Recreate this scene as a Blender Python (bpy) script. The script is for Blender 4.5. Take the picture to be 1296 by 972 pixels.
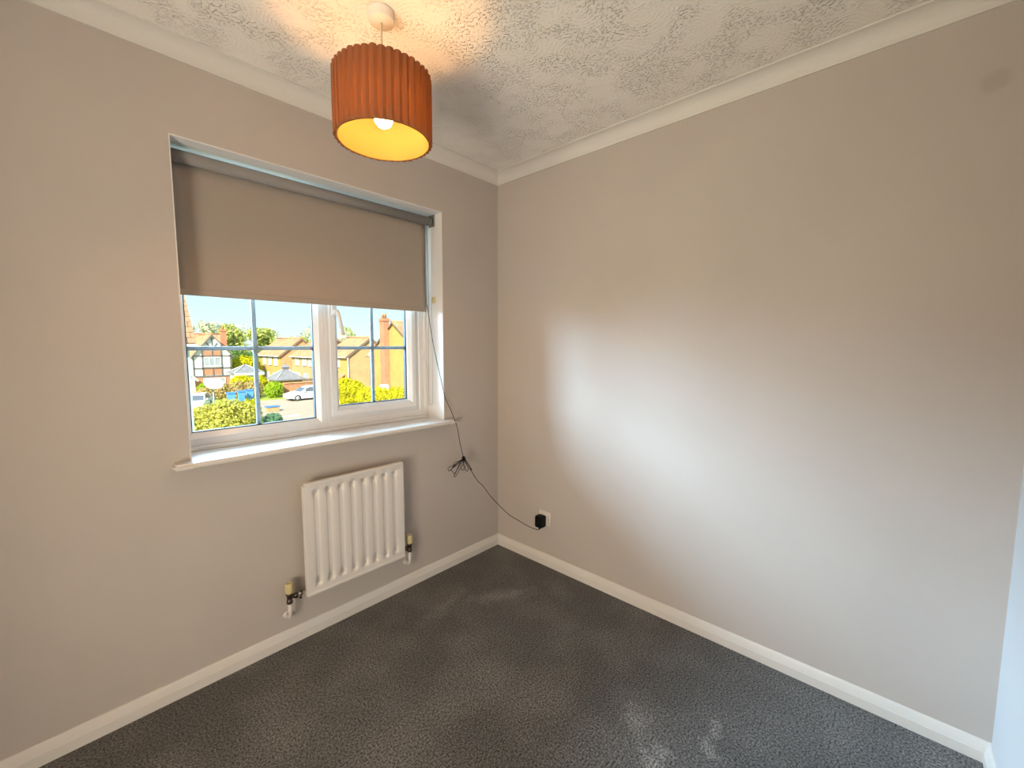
import bpy, bmesh, math, random
from mathutils import Vector, Matrix

# ------------------------------------------------------------------ clear
for o in list(bpy.data.objects):
    bpy.data.objects.remove(o, do_unlink=True)
SC = bpy.context.scene
COL = SC.collection
PI = math.pi

# ------------------------------------------------------------------ camera
cam_d = bpy.data.cameras.new('camera')
cam = bpy.data.objects.new('camera', cam_d)
COL.objects.link(cam)
CAM = Vector((-1.9334, -1.9192, 1.3170))
YAW, PITCH, ROLL, FPX = 0.8228, 0.0911, 0.0021, 535.06
fw = Vector((math.sin(YAW) * math.cos(PITCH), math.cos(YAW) * math.cos(PITCH), -math.sin(PITCH)))
r0 = Vector((math.cos(YAW), -math.sin(YAW), 0))
u0 = r0.cross(fw)
rr = r0 * math.cos(ROLL) + u0 * math.sin(ROLL)
uu = -r0 * math.sin(ROLL) + u0 * math.cos(ROLL)
M3 = Matrix((rr, uu, -fw)).transposed()
cam.matrix_world = Matrix.Translation(CAM) @ M3.to_4x4()
cam_d.sensor_fit = 'HORIZONTAL'
cam_d.sensor_width = 36.0
cam_d.lens = 36.0 * FPX / 1296.0
cam_d.clip_start = 0.02
cam_d.clip_end = 800
SC.camera = cam

# ------------------------------------------------------------------ sky
world = bpy.data.worlds.new('sky')
SC.world = world
world.use_nodes = True
wn, wl = world.node_tree.nodes, world.node_tree.links
wn.clear()
w_out = wn.new('ShaderNodeOutputWorld')
w_bg = wn.new('ShaderNodeBackground')
w_tc = wn.new('ShaderNodeTexCoord')
w_sep = wn.new('ShaderNodeSeparateXYZ')
w_ramp = wn.new('ShaderNodeValToRGB')
wl.new(w_tc.outputs['Generated'], w_sep.inputs[0])
wl.new(w_sep.outputs['Z'], w_ramp.inputs[0])
wl.new(w_ramp.outputs[0], w_bg.inputs[0])
wl.new(w_bg.outputs[0], w_out.inputs[0])
e = w_ramp.color_ramp.elements
e[0].position = 0.0
e[0].color = (0.78, 0.93, 1.0, 1)
e[1].position = 0.6
e[1].color = (0.36, 0.68, 1.0, 1)
m_ = w_ramp.color_ramp.elements.new(0.14)
m_.color = (0.52, 0.84, 1.0, 1)
w_bg.inputs['Strength'].default_value = 1.30

# ------------------------------------------------------------------ sun and added area fills
sun_d = bpy.data.lights.new('sun', 'SUN')
sun_d.energy = 12.0
sun_d.angle = 0.009
sun_d.color = (1.0, 0.93, 0.80)
sun = bpy.data.objects.new('sun', sun_d)
COL.objects.link(sun)
sun.rotation_euler = Vector((0.62, 0.50, -0.60)).to_track_quat('-Z', 'Y').to_euler()

day_fill_d = bpy.data.lights.new('daylight_fill', 'AREA')  # area fill added outside, above the view, to boost light through the window
day_fill_d.shape = 'RECTANGLE'
day_fill_d.size = 7.0
day_fill_d.size_y = 2.0
day_fill_d.energy = 3700
day_fill_d.color = (0.50, 0.75, 1.0)
day_fill = bpy.data.objects.new('daylight_fill', day_fill_d)
COL.objects.link(day_fill)
day_fill.location = (-3.0, 4.6, 3.15)
day_fill.rotation_euler = (Vector((-0.9, 0.0, 1.2)) - Vector(day_fill.location)).to_track_quat('-Z', 'Z').to_euler()

room_fill_d = bpy.data.lights.new('added_fill_light', 'AREA')     # added fill light, shining in through the made-up doorway
room_fill_d.shape = 'RECTANGLE'
room_fill_d.size = 1.0
room_fill_d.size_y = 1.5
room_fill_d.energy = 88
room_fill_d.color = (1.0, 0.87, 0.69)
room_fill = bpy.data.objects.new('added_fill_light', room_fill_d)
COL.objects.link(room_fill)
room_fill.location = (-3.25, -1.62, 0.80)
room_fill.rotation_euler = Vector((1.0, 0.50, 0.62)).to_track_quat('-Z', 'Z').to_euler()

# ------------------------------------------------------------------ exposure
SC.view_settings.view_transform = 'Standard'
SC.view_settings.look = 'None'
SC.view_settings.gamma = 1.0
SC.view_settings.use_curve_mapping = False
SC.view_settings.exposure = 0.0

# ================================================================== materials
def new_mat(name):
    m = bpy.data.materials.new(name)
    m.use_nodes = True
    nt = m.node_tree
    return m, nt.nodes, nt.links, nt.nodes['Principled BSDF']

def mat(name, col, rough=0.6, var=0.0, vscale=8.0, bump=0.0, bscale=60.0, metal=0.0, spec=0.5, col2=None, detail=4.0):
    m, n, l, b = new_mat(name)
    b.inputs['Roughness'].default_value = rough
    b.inputs['Metallic'].default_value = metal
    b.inputs['Specular IOR Level'].default_value = spec
    b.inputs['Base Color'].default_value = (*col, 1)
    if var or col2 or bump:
        tc = n.new('ShaderNodeTexCoord')
    if var or col2:
        nz = n.new('ShaderNodeTexNoise')
        nz.inputs['Scale'].default_value = vscale
        nz.inputs['Detail'].default_value = detail
        l.new(tc.outputs['Object'], nz.inputs['Vector'])
        rp = n.new('ShaderNodeValToRGB')
        a = col2 if col2 else tuple(c * (1 - var) for c in col)
        bb = col if col2 else tuple(min(1, c * (1 + var)) for c in col)
        rp.color_ramp.elements[0].position = 0.3
        rp.color_ramp.elements[1].position = 0.7
        rp.color_ramp.elements[0].color = (*a, 1)
        rp.color_ramp.elements[1].color = (*bb, 1)
        l.new(nz.outputs['Fac'], rp.inputs[0])
        l.new(rp.outputs[0], b.inputs['Base Color'])
    if bump:
        nb = n.new('ShaderNodeTexNoise')
        nb.inputs['Scale'].default_value = bscale
        nb.inputs['Detail'].default_value = 3
        l.new(tc.outputs['Object'], nb.inputs['Vector'])
        bp = n.new('ShaderNodeBump')
        bp.inputs['Strength'].default_value = bump
        bp.inputs['Distance'].default_value = 0.01
        l.new(nb.outputs['Fac'], bp.inputs['Height'])
        l.new(bp.outputs[0], b.inputs['Normal'])
    return m

def math_node(n, l, op, a, b=None, c=None):
    x = n.new('ShaderNodeMath')
    x.operation = op
    for i, v in enumerate((a, b, c)):
        if v is None:
            continue
        if isinstance(v, (int, float)):
            x.inputs[i].default_value = v
        else:
            l.new(v, x.inputs[i])
    return x.outputs[0]

def blob(n, l, pos, centre, radius, soft, wob=0.0, aniso=None):
    """0..1 mask around a point of the surface, its rim broken by noise."""
    sub = n.new('ShaderNodeVectorMath'); sub.operation = 'SUBTRACT'
    l.new(pos, sub.inputs[0]); sub.inputs[1].default_value = centre
    v = sub.outputs[0]
    if aniso:
        rot = n.new('ShaderNodeVectorRotate'); rot.rotation_type = 'Z_AXIS'
        l.new(v, rot.inputs['Vector']); rot.inputs['Angle'].default_value = -aniso[0]
        sc = n.new('ShaderNodeVectorMath'); sc.operation = 'MULTIPLY'
        l.new(rot.outputs[0], sc.inputs[0]); sc.inputs[1].default_value = (1 / aniso[1], 1, 1)
        v = sc.outputs[0]
    ln = n.new('ShaderNodeVectorMath'); ln.operation = 'LENGTH'
    l.new(v, ln.inputs[0])
    d = ln.outputs['Value']
    if wob:
        nz = n.new('ShaderNodeTexNoise'); nz.inputs['Scale'].default_value = 22
        nz.inputs['Detail'].default_value = 6; nz.inputs['Roughness'].default_value = 0.7
        l.new(pos, nz.inputs['Vector'])
        d = math_node(n, l, 'ADD', d, math_node(n, l, 'MULTIPLY', math_node(n, l, 'SUBTRACT', nz.outputs['Fac'], 0.5), wob))
    mr = n.new('ShaderNodeMapRange'); mr.interpolation_type = 'SMOOTHSTEP'
    l.new(d, mr.inputs['Value'])
    mr.inputs['From Min'].default_value = radius - soft
    mr.inputs['From Max'].default_value = radius + soft
    mr.inputs['To Min'].default_value = 1
    mr.inputs['To Max'].default_value = 0
    return mr.outputs[0]

def wall_paint(name, col, stain=None):
    m, n, l, b = new_mat(name)
    b.inputs['Roughness'].default_value = 0.62
    b.inputs['Specular IOR Level'].default_value = 0.3
    geo = n.new('ShaderNodeNewGeometry')
    pos = geo.outputs['Position']
    nz = n.new('ShaderNodeTexNoise'); nz.inputs['Scale'].default_value = 2.2; nz.inputs['Detail'].default_value = 3
    l.new(pos, nz.inputs['Vector'])
    rp = n.new('ShaderNodeValToRGB')
    rp.color_ramp.elements[0].position = 0.35; rp.color_ramp.elements[1].position = 0.65
    rp.color_ramp.elements[0].color = (*[c * 0.975 for c in col], 1)
    rp.color_ramp.elements[1].color = (*[c * 1.02 for c in col], 1)
    l.new(nz.outputs['Fac'], rp.inputs[0])
    out = rp.outputs[0]
    if stain:
        mk = blob(n, l, pos, stain, 0.03, 0.012, 0.035)
        mx = n.new('ShaderNodeMix'); mx.data_type = 'RGBA'
        l.new(math_node(n, l, 'MULTIPLY', mk, 0.17), mx.inputs['Factor'])
        l.new(out, mx.inputs['A']); mx.inputs['B'].default_value = (0.16, 0.13, 0.09, 1)
        out = mx.outputs['Result']
    l.new(out, b.inputs['Base Color'])
    nb = n.new('ShaderNodeTexNoise'); nb.inputs['Scale'].default_value = 260; nb.inputs['Detail'].default_value = 3
    l.new(pos, nb.inputs['Vector'])
    bp = n.new('ShaderNodeBump'); bp.inputs['Strength'].default_value = 0.10; bp.inputs['Distance'].default_value = 0.004
    l.new(nb.outputs['Fac'], bp.inputs['Height']); l.new(bp.outputs[0], b.inputs['Normal'])
    return m

M = {}
WALL = (0.53, 0.475, 0.43)
M['wall'] = wall_paint('beige_wall_paint', WALL)
M['wall_stain'] = wall_paint('beige_wall_paint_with_mark', WALL, (0.0, -2.062, 2.094))
M['wall_back'] = wall_paint('pale_wall_paint', (0.62, 0.62, 0.62))
M['gloss'] = mat('white_gloss_paint', (0.74, 0.70, 0.65), 0.28, 0.02, 5, 0.03, 40)
M['reveal'] = mat('white_reveal_paint', (0.80, 0.79, 0.77), 0.6, 0.02, 4, 0.05, 150)
M['coving'] = mat('coving_paint', (0.72, 0.69, 0.64), 0.7, 0.02, 3, 0.04, 200)
M['upvc'] = mat('white_upvc', (0.80, 0.80, 0.80), 0.25, 0.015, 3)
M['gasket'] = mat('dark_gasket', (0.03, 0.03, 0.035), 0.6)
M['bar_grey'] = mat('pale_grey_glazing_bar', (0.24, 0.265, 0.28), 0.5)
M['rad'] = mat('radiator_enamel', (0.74, 0.70, 0.66), 0.32, 0.01, 6)
M['black'] = mat('black_plastic', (0.004, 0.004, 0.005), 0.5, spec=0.15)
M['cord'] = mat('black_cord', (0.008, 0.008, 0.010), 0.5, spec=0.15)
M['dark_brass'] = mat('tarnished_brass', (0.10, 0.075, 0.055), 0.35, 0.3, 60, metal=0.8)
M['chrome'] = mat('worn_chrome', (0.55, 0.53, 0.50), 0.3, metal=1.0)
M['cap'] = mat('yellowed_cap_plastic', (0.62, 0.52, 0.27), 0.4, 0.08, 60)
M['pipe'] = mat('white_painted_pipe', (0.70, 0.66, 0.62), 0.4, 0.06, 40)
M['socket'] = mat('white_socket_plastic', (0.72, 0.68, 0.62), 0.3)
M['rose'] = mat('cream_rose_plastic', (0.80, 0.75, 0.66), 0.35)
M['cable'] = mat('cream_lamp_cable', (0.70, 0.62, 0.45), 0.5)
M['brass'] = mat('white_wire', (0.75, 0.70, 0.6), 0.4)
M['chain'] = mat('grey_blind_chain', (0.45, 0.46, 0.47), 0.35, metal=0.4)
M['chain_plastic'] = mat('grey_bracket_plastic', (0.20, 0.19, 0.17), 0.4)

def artex():
    m, n, l, b = new_mat('swirled_textured_ceiling')
    b.inputs['Base Color'].default_value = (0.88, 0.84, 0.78, 1)
    b.inputs['Roughness'].default_value = 0.75
    b.inputs['Specular IOR Level'].default_value = 0.25
    geo = n.new('ShaderNodeNewGeometry'); pos = geo.outputs['Position']
    nw = n.new('ShaderNodeTexNoise'); nw.inputs['Scale'].default_value = 5; nw.inputs['Detail'].default_value = 2
    l.new(pos, nw.inputs['Vector'])
    add = n.new('ShaderNodeVectorMath'); add.operation = 'MULTIPLY_ADD'
    l.new(nw.outputs['Color'], add.inputs[0]); add.inputs[1].default_value = (0.09, 0.09, 0); l.new(pos, add.inputs[2])
    vo = n.new('ShaderNodeTexVoronoi'); vo.voronoi_dimensions = '2D'; vo.inputs['Scale'].default_value = 6.5
    l.new(add.outputs[0], vo.inputs['Vector'])
    ring = math_node(n, l, 'SINE', math_node(n, l, 'MULTIPLY', vo.outputs['Distance'], 62.0))
    ring = math_node(n, l, 'MULTIPLY_ADD', ring, 0.5, 0.5)
    # plaster flecks broken out of the combed rings
    fl = n.new('ShaderNodeTexNoise'); fl.inputs['Scale'].default_value = 95; fl.inputs['Detail'].default_value = 2
    l.new(pos, fl.inputs['Vector'])
    mr = n.new('ShaderNodeMapRange'); l.new(fl.outputs['Fac'], mr.inputs['Value'])
    mr.inputs['From Min'].default_value = 0.50; mr.inputs['From Max'].default_value = 0.62
    big = n.new('ShaderNodeTexNoise'); big.inputs['Scale'].default_value = 9; big.inputs['Detail'].default_value = 1
    l.new(pos, big.inputs['Vector'])
    pm = n.new('ShaderNodeMapRange'); l.new(big.outputs['Fac'], pm.inputs['Value'])
    pm.inputs['From Min'].default_value = 0.40; pm.inputs['From Max'].default_value = 0.60
    pm.inputs['To Min'].default_value = 0.10
    h = math_node(n, l, 'MULTIPLY', math_node(n, l, 'MULTIPLY_ADD', ring, 0.40, 0.35), mr.outputs[0])
    h = math_node(n, l, 'MULTIPLY', h, pm.outputs[0])
    h = math_node(n, l, 'ADD', h, math_node(n, l, 'MULTIPLY', ring, 0.045))
    bp = n.new('ShaderNodeBump'); bp.inputs['Strength'].default_value = 1.0; bp.inputs['Distance'].default_value = 0.0075
    l.new(h, bp.inputs['Height']); l.new(bp.outputs[0], b.inputs['Normal'])
    return m
M['artex'] = artex()

def carpet():
    m, n, l, b = new_mat('charcoal_pile_carpet')
    b.inputs['Roughness'].default_value = 0.95
    b.inputs['Specular IOR Level'].default_value = 0.1
    b.inputs['Sheen Weight'].default_value = 0.15
    b.inputs['Sheen Roughness'].default_value = 0.6
    geo = n.new('ShaderNodeNewGeometry'); pos = geo.outputs['Position']
    f1 = n.new('ShaderNodeTexNoise'); f1.inputs['Scale'].default_value = 150; f1.inputs['Detail'].default_value = 3; f1.inputs['Roughness'].default_value = 0.7
    l.new(pos, f1.inputs['Vector'])
    rp = n.new('ShaderNodeValToRGB')
    rp.color_ramp.elements[0].position = 0.36; rp.color_ramp.elements[1].position = 0.66
    rp.color_ramp.elements[0].color = (0.012, 0.0115, 0.011, 1)
    rp.color_ramp.elements[1].color = (0.25, 0.236, 0.222, 1)
    l.new(f1.outputs['Fac'], rp.inputs[0])
    # pile brushed the other way: paler patches
    f2 = n.new('ShaderNodeTexNoise'); f2.inputs['Scale'].default_value = 3.2; f2.inputs['Detail'].default_value = 3
    l.new(pos, f2.inputs['Vector'])
    mr = n.new('ShaderNodeMapRange'); l.new(f2.outputs['Fac'], mr.inputs['Value'])
    mr.inputs['From Min'].default_value = 0.42; mr.inputs['From Max'].default_value = 0.68
    mr.inputs['To Min'].default_value = 0.0; mr.inputs['To Max'].default_value = 0.30
    tot = mr.outputs[0]
    for c, rad, soft, w, an, k in PATCHES:
        bl = blob(n, l, pos, c, rad, soft, w, an)
        tot = math_node(n, l, 'MAXIMUM', tot, math_node(n, l, 'MULTIPLY', bl, k))
    mul = math_node(n, l, 'MULTIPLY_ADD', tot, 1.6, 0.85)
    sc = n.new('ShaderNodeVectorMath'); sc.operation = 'SCALE'
    l.new(rp.outputs[0], sc.inputs[0]); l.new(mul, sc.inputs['Scale'])
    l.new(sc.outputs[0], b.inputs['Base Color'])
    bp = n.new('ShaderNodeBump'); bp.inputs['Strength'].default_value = 0.9; bp.inputs['Distance'].default_value = 0.006
    l.new(f1.outputs['Fac'], bp.inputs['Height']); l.new(bp.outputs[0], b.inputs['Normal'])
    return m
# brushed marks in the pile: centre, radius, softness, wobble, (angle, stretch), strength
PATCHES = [
    ((-0.41, -0.44, 0), 0.030, 0.06, 0.16, (-0.55, 3.4), 0.75),
    ((-0.66, -0.28, 0), 0.030, 0.06, 0.16, (0.25, 3.2), 0.5),
    ((-0.62, -1.30, 0), 0.035, 0.05, 0.20, (0.6, 1.4), 0.75),
    ((-0.72, -1.41, 0), 0.040, 0.05, 0.20, (0.2, 1.4), 0.8),
    ((-0.56, -1.53, 0), 0.012, 0.03, 0.14, (0.9, 2.6), 0.75),
    ((-0.47, -1.52, 0), 0.010, 0.03, 0.14, (0.3, 2.6), 0.7),
    ((-0.16, -0.62, 0), 0.04, 0.06, 0.14, (1.0, 1.6), 0.30),
]
M['carpet'] = carpet()

def translucent(name, col, tcol, mix, weave=0.0, wscale=500):
    m, n, l, b = new_mat(name)
    n.remove(b)
    out = n['Material Output']
    d = n.new('ShaderNodeBsdfDiffuse'); d.inputs[0].default_value = (*col, 1)
    t = n.new('ShaderNodeBsdfTranslucent'); t.inputs[0].default_value = (*tcol, 1)
    mx = n.new('ShaderNodeMixShader'); mx.inputs[0].default_value = mix
    l.new(d.outputs[0], mx.inputs[1]); l.new(t.outputs[0], mx.inputs[2]); l.new(mx.outputs[0], out.inputs[0])
    if weave:
        tc = n.new('ShaderNodeTexCoord')
        nz = n.new('ShaderNodeTexNoise'); nz.inputs['Scale'].default_value = wscale; nz.inputs['Detail'].default_value = 2
        l.new(tc.outputs['Object'], nz.inputs['Vector'])
        bp = n.new('ShaderNodeBump'); bp.inputs['Strength'].default_value = weave; bp.inputs['Distance'].default_value = 0.002
        l.new(nz.outputs['Fac'], bp.inputs['Height']); l.new(bp.outputs[0], d.inputs['Normal'])
    return m
M['shade'] = translucent('pleated_terracotta_fabric', (0.29, 0.14, 0.078), (0.72, 0.36, 0.17), 0.44, 0.7)
M['lining'] = translucent('cream_shade_lining', (0.265, 0.185, 0.070), (0.62, 0.46, 0.24), 0.30)
M['blind'] = translucent('taupe_blackout_fabric', (0.40, 0.345, 0.295), (0.4, 0.3, 0.2), 0.02, 0.25, 900)
M['blind_roll'] = translucent('taupe_blackout_fabric_back', (0.30, 0.28, 0.27), (0.4, 0.3, 0.2), 0.0, 0.2, 900)

def emit(name, col, strength):
    m, n, l, b = new_mat(name)
    b.inputs['Base Color'].default_value = (*col, 1)
    b.inputs['Emission Color'].default_value = (*col, 1)
    b.inputs['Emission Strength'].default_value = strength
    return m
M['bulb'] = emit('warm_lit_bulb', (1.0, 0.50, 0.155), 225.0)

def glass():
    m, n, l, b = new_mat('window_glass')
    n.remove(b)
    out = n['Material Output']
    tr = n.new('ShaderNodeBsdfTransparent'); tr.inputs[0].default_value = (0.97, 0.985, 0.98, 1)
    gl = n.new('ShaderNodeBsdfGlossy'); gl.inputs['Roughness'].default_value = 0.02
    fr = n.new('ShaderNodeFresnel'); fr.inputs[0].default_value = 1.3
    mx = n.new('ShaderNodeMixShader')
    l.new(fr.outputs[0], mx.inputs[0]); l.new(tr.outputs[0], mx.inputs[1]); l.new(gl.outputs[0], mx.inputs[2])
    l.new(mx.outputs[0], out.inputs[0])
    return m
M['glass'] = glass()

def brick(name, c1, c2, mortar, scale=1.0, axis='x'):
    m, n, l, b = new_mat(name)
    b.inputs['Roughness'].default_value = 0.85
    geo = n.new('ShaderNodeNewGeometry')
    sp = n.new('ShaderNodeSeparateXYZ'); l.new(geo.outputs['Position'], sp.inputs[0])
    cb = n.new('ShaderNodeCombineXYZ')
    l.new(math_node(n, l, 'ADD', sp.outputs['X'], sp.outputs['Y']), cb.inputs['X']); l.new(sp.outputs['Z'], cb.inputs['Y'])
    br = n.new('ShaderNodeTexBrick')
    br.inputs['Scale'].default_value = scale
    br.inputs['Brick Width'].default_value = 0.225
    br.inputs['Row Height'].default_value = 0.075
    br.inputs['Mortar Size'].default_value = 0.008
    br.inputs['Color1'].default_value = (*c1, 1); br.inputs['Color2'].default_value = (*c2, 1); br.inputs['Mortar'].default_value = (*mortar, 1)
    l.new(cb.outputs[0], br.inputs['Vector'])
    nz = n.new('ShaderNodeTexNoise'); nz.inputs['Scale'].default_value = 1.6; nz.inputs['Detail'].default_value = 5
    l.new(geo.outputs['Position'], nz.inputs['Vector'])
    mx = n.new('ShaderNodeMix'); mx.data_type = 'RGBA'; mx.blend_type = 'MULTIPLY'; mx.inputs['Factor'].default_value = 0.5
    l.new(br.outputs['Color'], mx.inputs['A'])
    rp = n.new('ShaderNodeValToRGB'); rp.color_ramp.elements[0].color = (0.55, 0.55, 0.55, 1); rp.color_ramp.elements[1].color = (1.3, 1.3, 1.3, 1)
    l.new(nz.outputs['Fac'], rp.inputs[0]); l.new(rp.outputs[0], mx.inputs['B'])
    l.new(mx.outputs['Result'], b.inputs['Base Color'])
    return m
M['brick_orange'] = brick('orange_brick', (0.52, 0.25, 0.09), (0.58, 0.31, 0.12), (0.55, 0.44, 0.28))
M['brick_yellow'] = brick('yellow_brick', (0.47, 0.30, 0.065), (0.42, 0.26, 0.055), (0.50, 0.38, 0.17))  # the yellow house's own brick; also the sunlit tone coloured onto brick fronts
M['brick_red'] = brick('red_brick', (0.44, 0.15, 0.07), (0.50, 0.20, 0.09), (0.42, 0.30, 0.22))
M['roof_orange'] = mat('orange_clay_tile', (0.50, 0.24, 0.12), 0.8, 0.25, 1.3, detail=8)
M['roof_near'] = mat('weathered_clay_tile', (0.40, 0.22, 0.12), 0.85, 0.28, 2.5, detail=8)
M['slate'] = mat('grey_slate', (0.20, 0.20, 0.21), 0.7, 0.15, 3)
M['render'] = mat('white_render', (0.74, 0.74, 0.72), 0.8, 0.04, 2)
M['render_shaded'] = mat('shade_tinted_render', (0.36, 0.45, 0.54), 0.8, 0.05, 2)  # white render with bluish shade put into its colour
M['timber'] = mat('dark_stained_timber', (0.13, 0.12, 0.12), 0.7, 0.2, 4)
M['barge'] = mat('brown_bargeboard', (0.20, 0.14, 0.10), 0.7, 0.15, 4)
M['white_paint'] = mat('white_exterior_paint', (0.78, 0.77, 0.74), 0.5)
M['pane'] = mat('reflective_house_pane', (0.30, 0.34, 0.38), 0.15, 0.15, 1.2)
M['tarmac'] = mat('pale_sunlit_paving', (0.38, 0.315, 0.235), 0.9, 0.08, 1.1, 0.1, 30, detail=8)
M['kerb'] = mat('concrete_kerb', (0.42, 0.41, 0.40), 0.85, 0.1, 3)
M['grass'] = mat('sunlit_lawn', (0.30, 0.37, 0.04), 0.9, 0.25, 0.6, detail=8)
M['car_white'] = mat('white_car_paint', (0.80, 0.80, 0.82), 0.2)
M['car_silver'] = mat('pale_car_paint', (0.70, 0.72, 0.75), 0.25)
M['car_glass'] = mat('car_glass', (0.10, 0.12, 0.15), 0.1)
M['tyre'] = mat('tyre_rubber', (0.05, 0.05, 0.05), 0.8)
M['alloy'] = mat('alloy_wheel', (0.6, 0.6, 0.62), 0.3, metal=0.6)
M['bin_blue'] = mat('blue_bin_plastic', (0.10, 0.33, 0.74), 0.45)
M['bin_dark'] = mat('dark_blue_bin_lid', (0.06, 0.20, 0.60), 0.45)
M['dish'] = mat('white_dish_enamel', (0.88, 0.88, 0.88), 0.4)
M['galv'] = mat('galvanised_pole', (0.40, 0.42, 0.43), 0.5, metal=0.3)
M['bark'] = mat('grey_bark', (0.22, 0.17, 0.12), 0.9, 0.25, 6)

def leaf(name, c1, c2):
    m, n, l, b = new_mat(name)
    n.remove(b)
    out = n['Material Output']
    oi = n.new('ShaderNodeNewGeometry')
    nz = n.new('ShaderNodeTexNoise'); nz.inputs['Scale'].default_value = 2.6; nz.inputs['Detail'].default_value = 4
    l.new(oi.outputs['Position'], nz.inputs['Vector'])
    rp = n.new('ShaderNodeValToRGB'); rp.color_ramp.elements[0].position = 0.35; rp.color_ramp.elements[1].position = 0.65
    rp.color_ramp.elements[0].color = (*c1, 1); rp.color_ramp.elements[1].color = (*c2, 1)
    l.new(nz.outputs['Fac'], rp.inputs[0])
    d = n.new('ShaderNodeBsdfDiffuse'); t = n.new('ShaderNodeBsdfTranslucent')
    l.new(rp.outputs[0], d.inputs[0]); l.new(rp.outputs[0], t.inputs[0])
    mx = n.new('ShaderNodeMixShader'); mx.inputs[0].default_value = 0.35
    l.new(d.outputs[0], mx.inputs[1]); l.new(t.outputs[0], mx.inputs[2]); l.new(mx.outputs[0], out.inputs[0])
    return m
M['leaf_lime'] = leaf('lime_leaves', (0.50, 0.49, 0.012), (0.74, 0.68, 0.03))
M['leaf_olive'] = leaf('yellow_olive_leaves', (0.46, 0.44, 0.07), (0.66, 0.62, 0.16))
M['leaf_tree'] = leaf('spring_tree_leaves', (0.40, 0.44, 0.10), (0.56, 0.56, 0.18))
M['leaf_pale'] = leaf('pale_budding_leaves', (0.60, 0.60, 0.42), (0.70, 0.70, 0.50))
M['leaf_dark'] = leaf('dark_green_leaves', (0.10, 0.20, 0.05), (0.18, 0.30, 0.08))
M['leaf_teal'] = leaf('blue_green_leaves', (0.11, 0.24, 0.13), (0.20, 0.36, 0.20))
M['leaf_tan'] = leaf('tan_hedge_leaves', (0.48, 0.34, 0.16), (0.56, 0.46, 0.16))
M['leaf_mid'] = leaf('mid_green_leaves', (0.26, 0.42, 0.02), (0.46, 0.58, 0.04))

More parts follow.
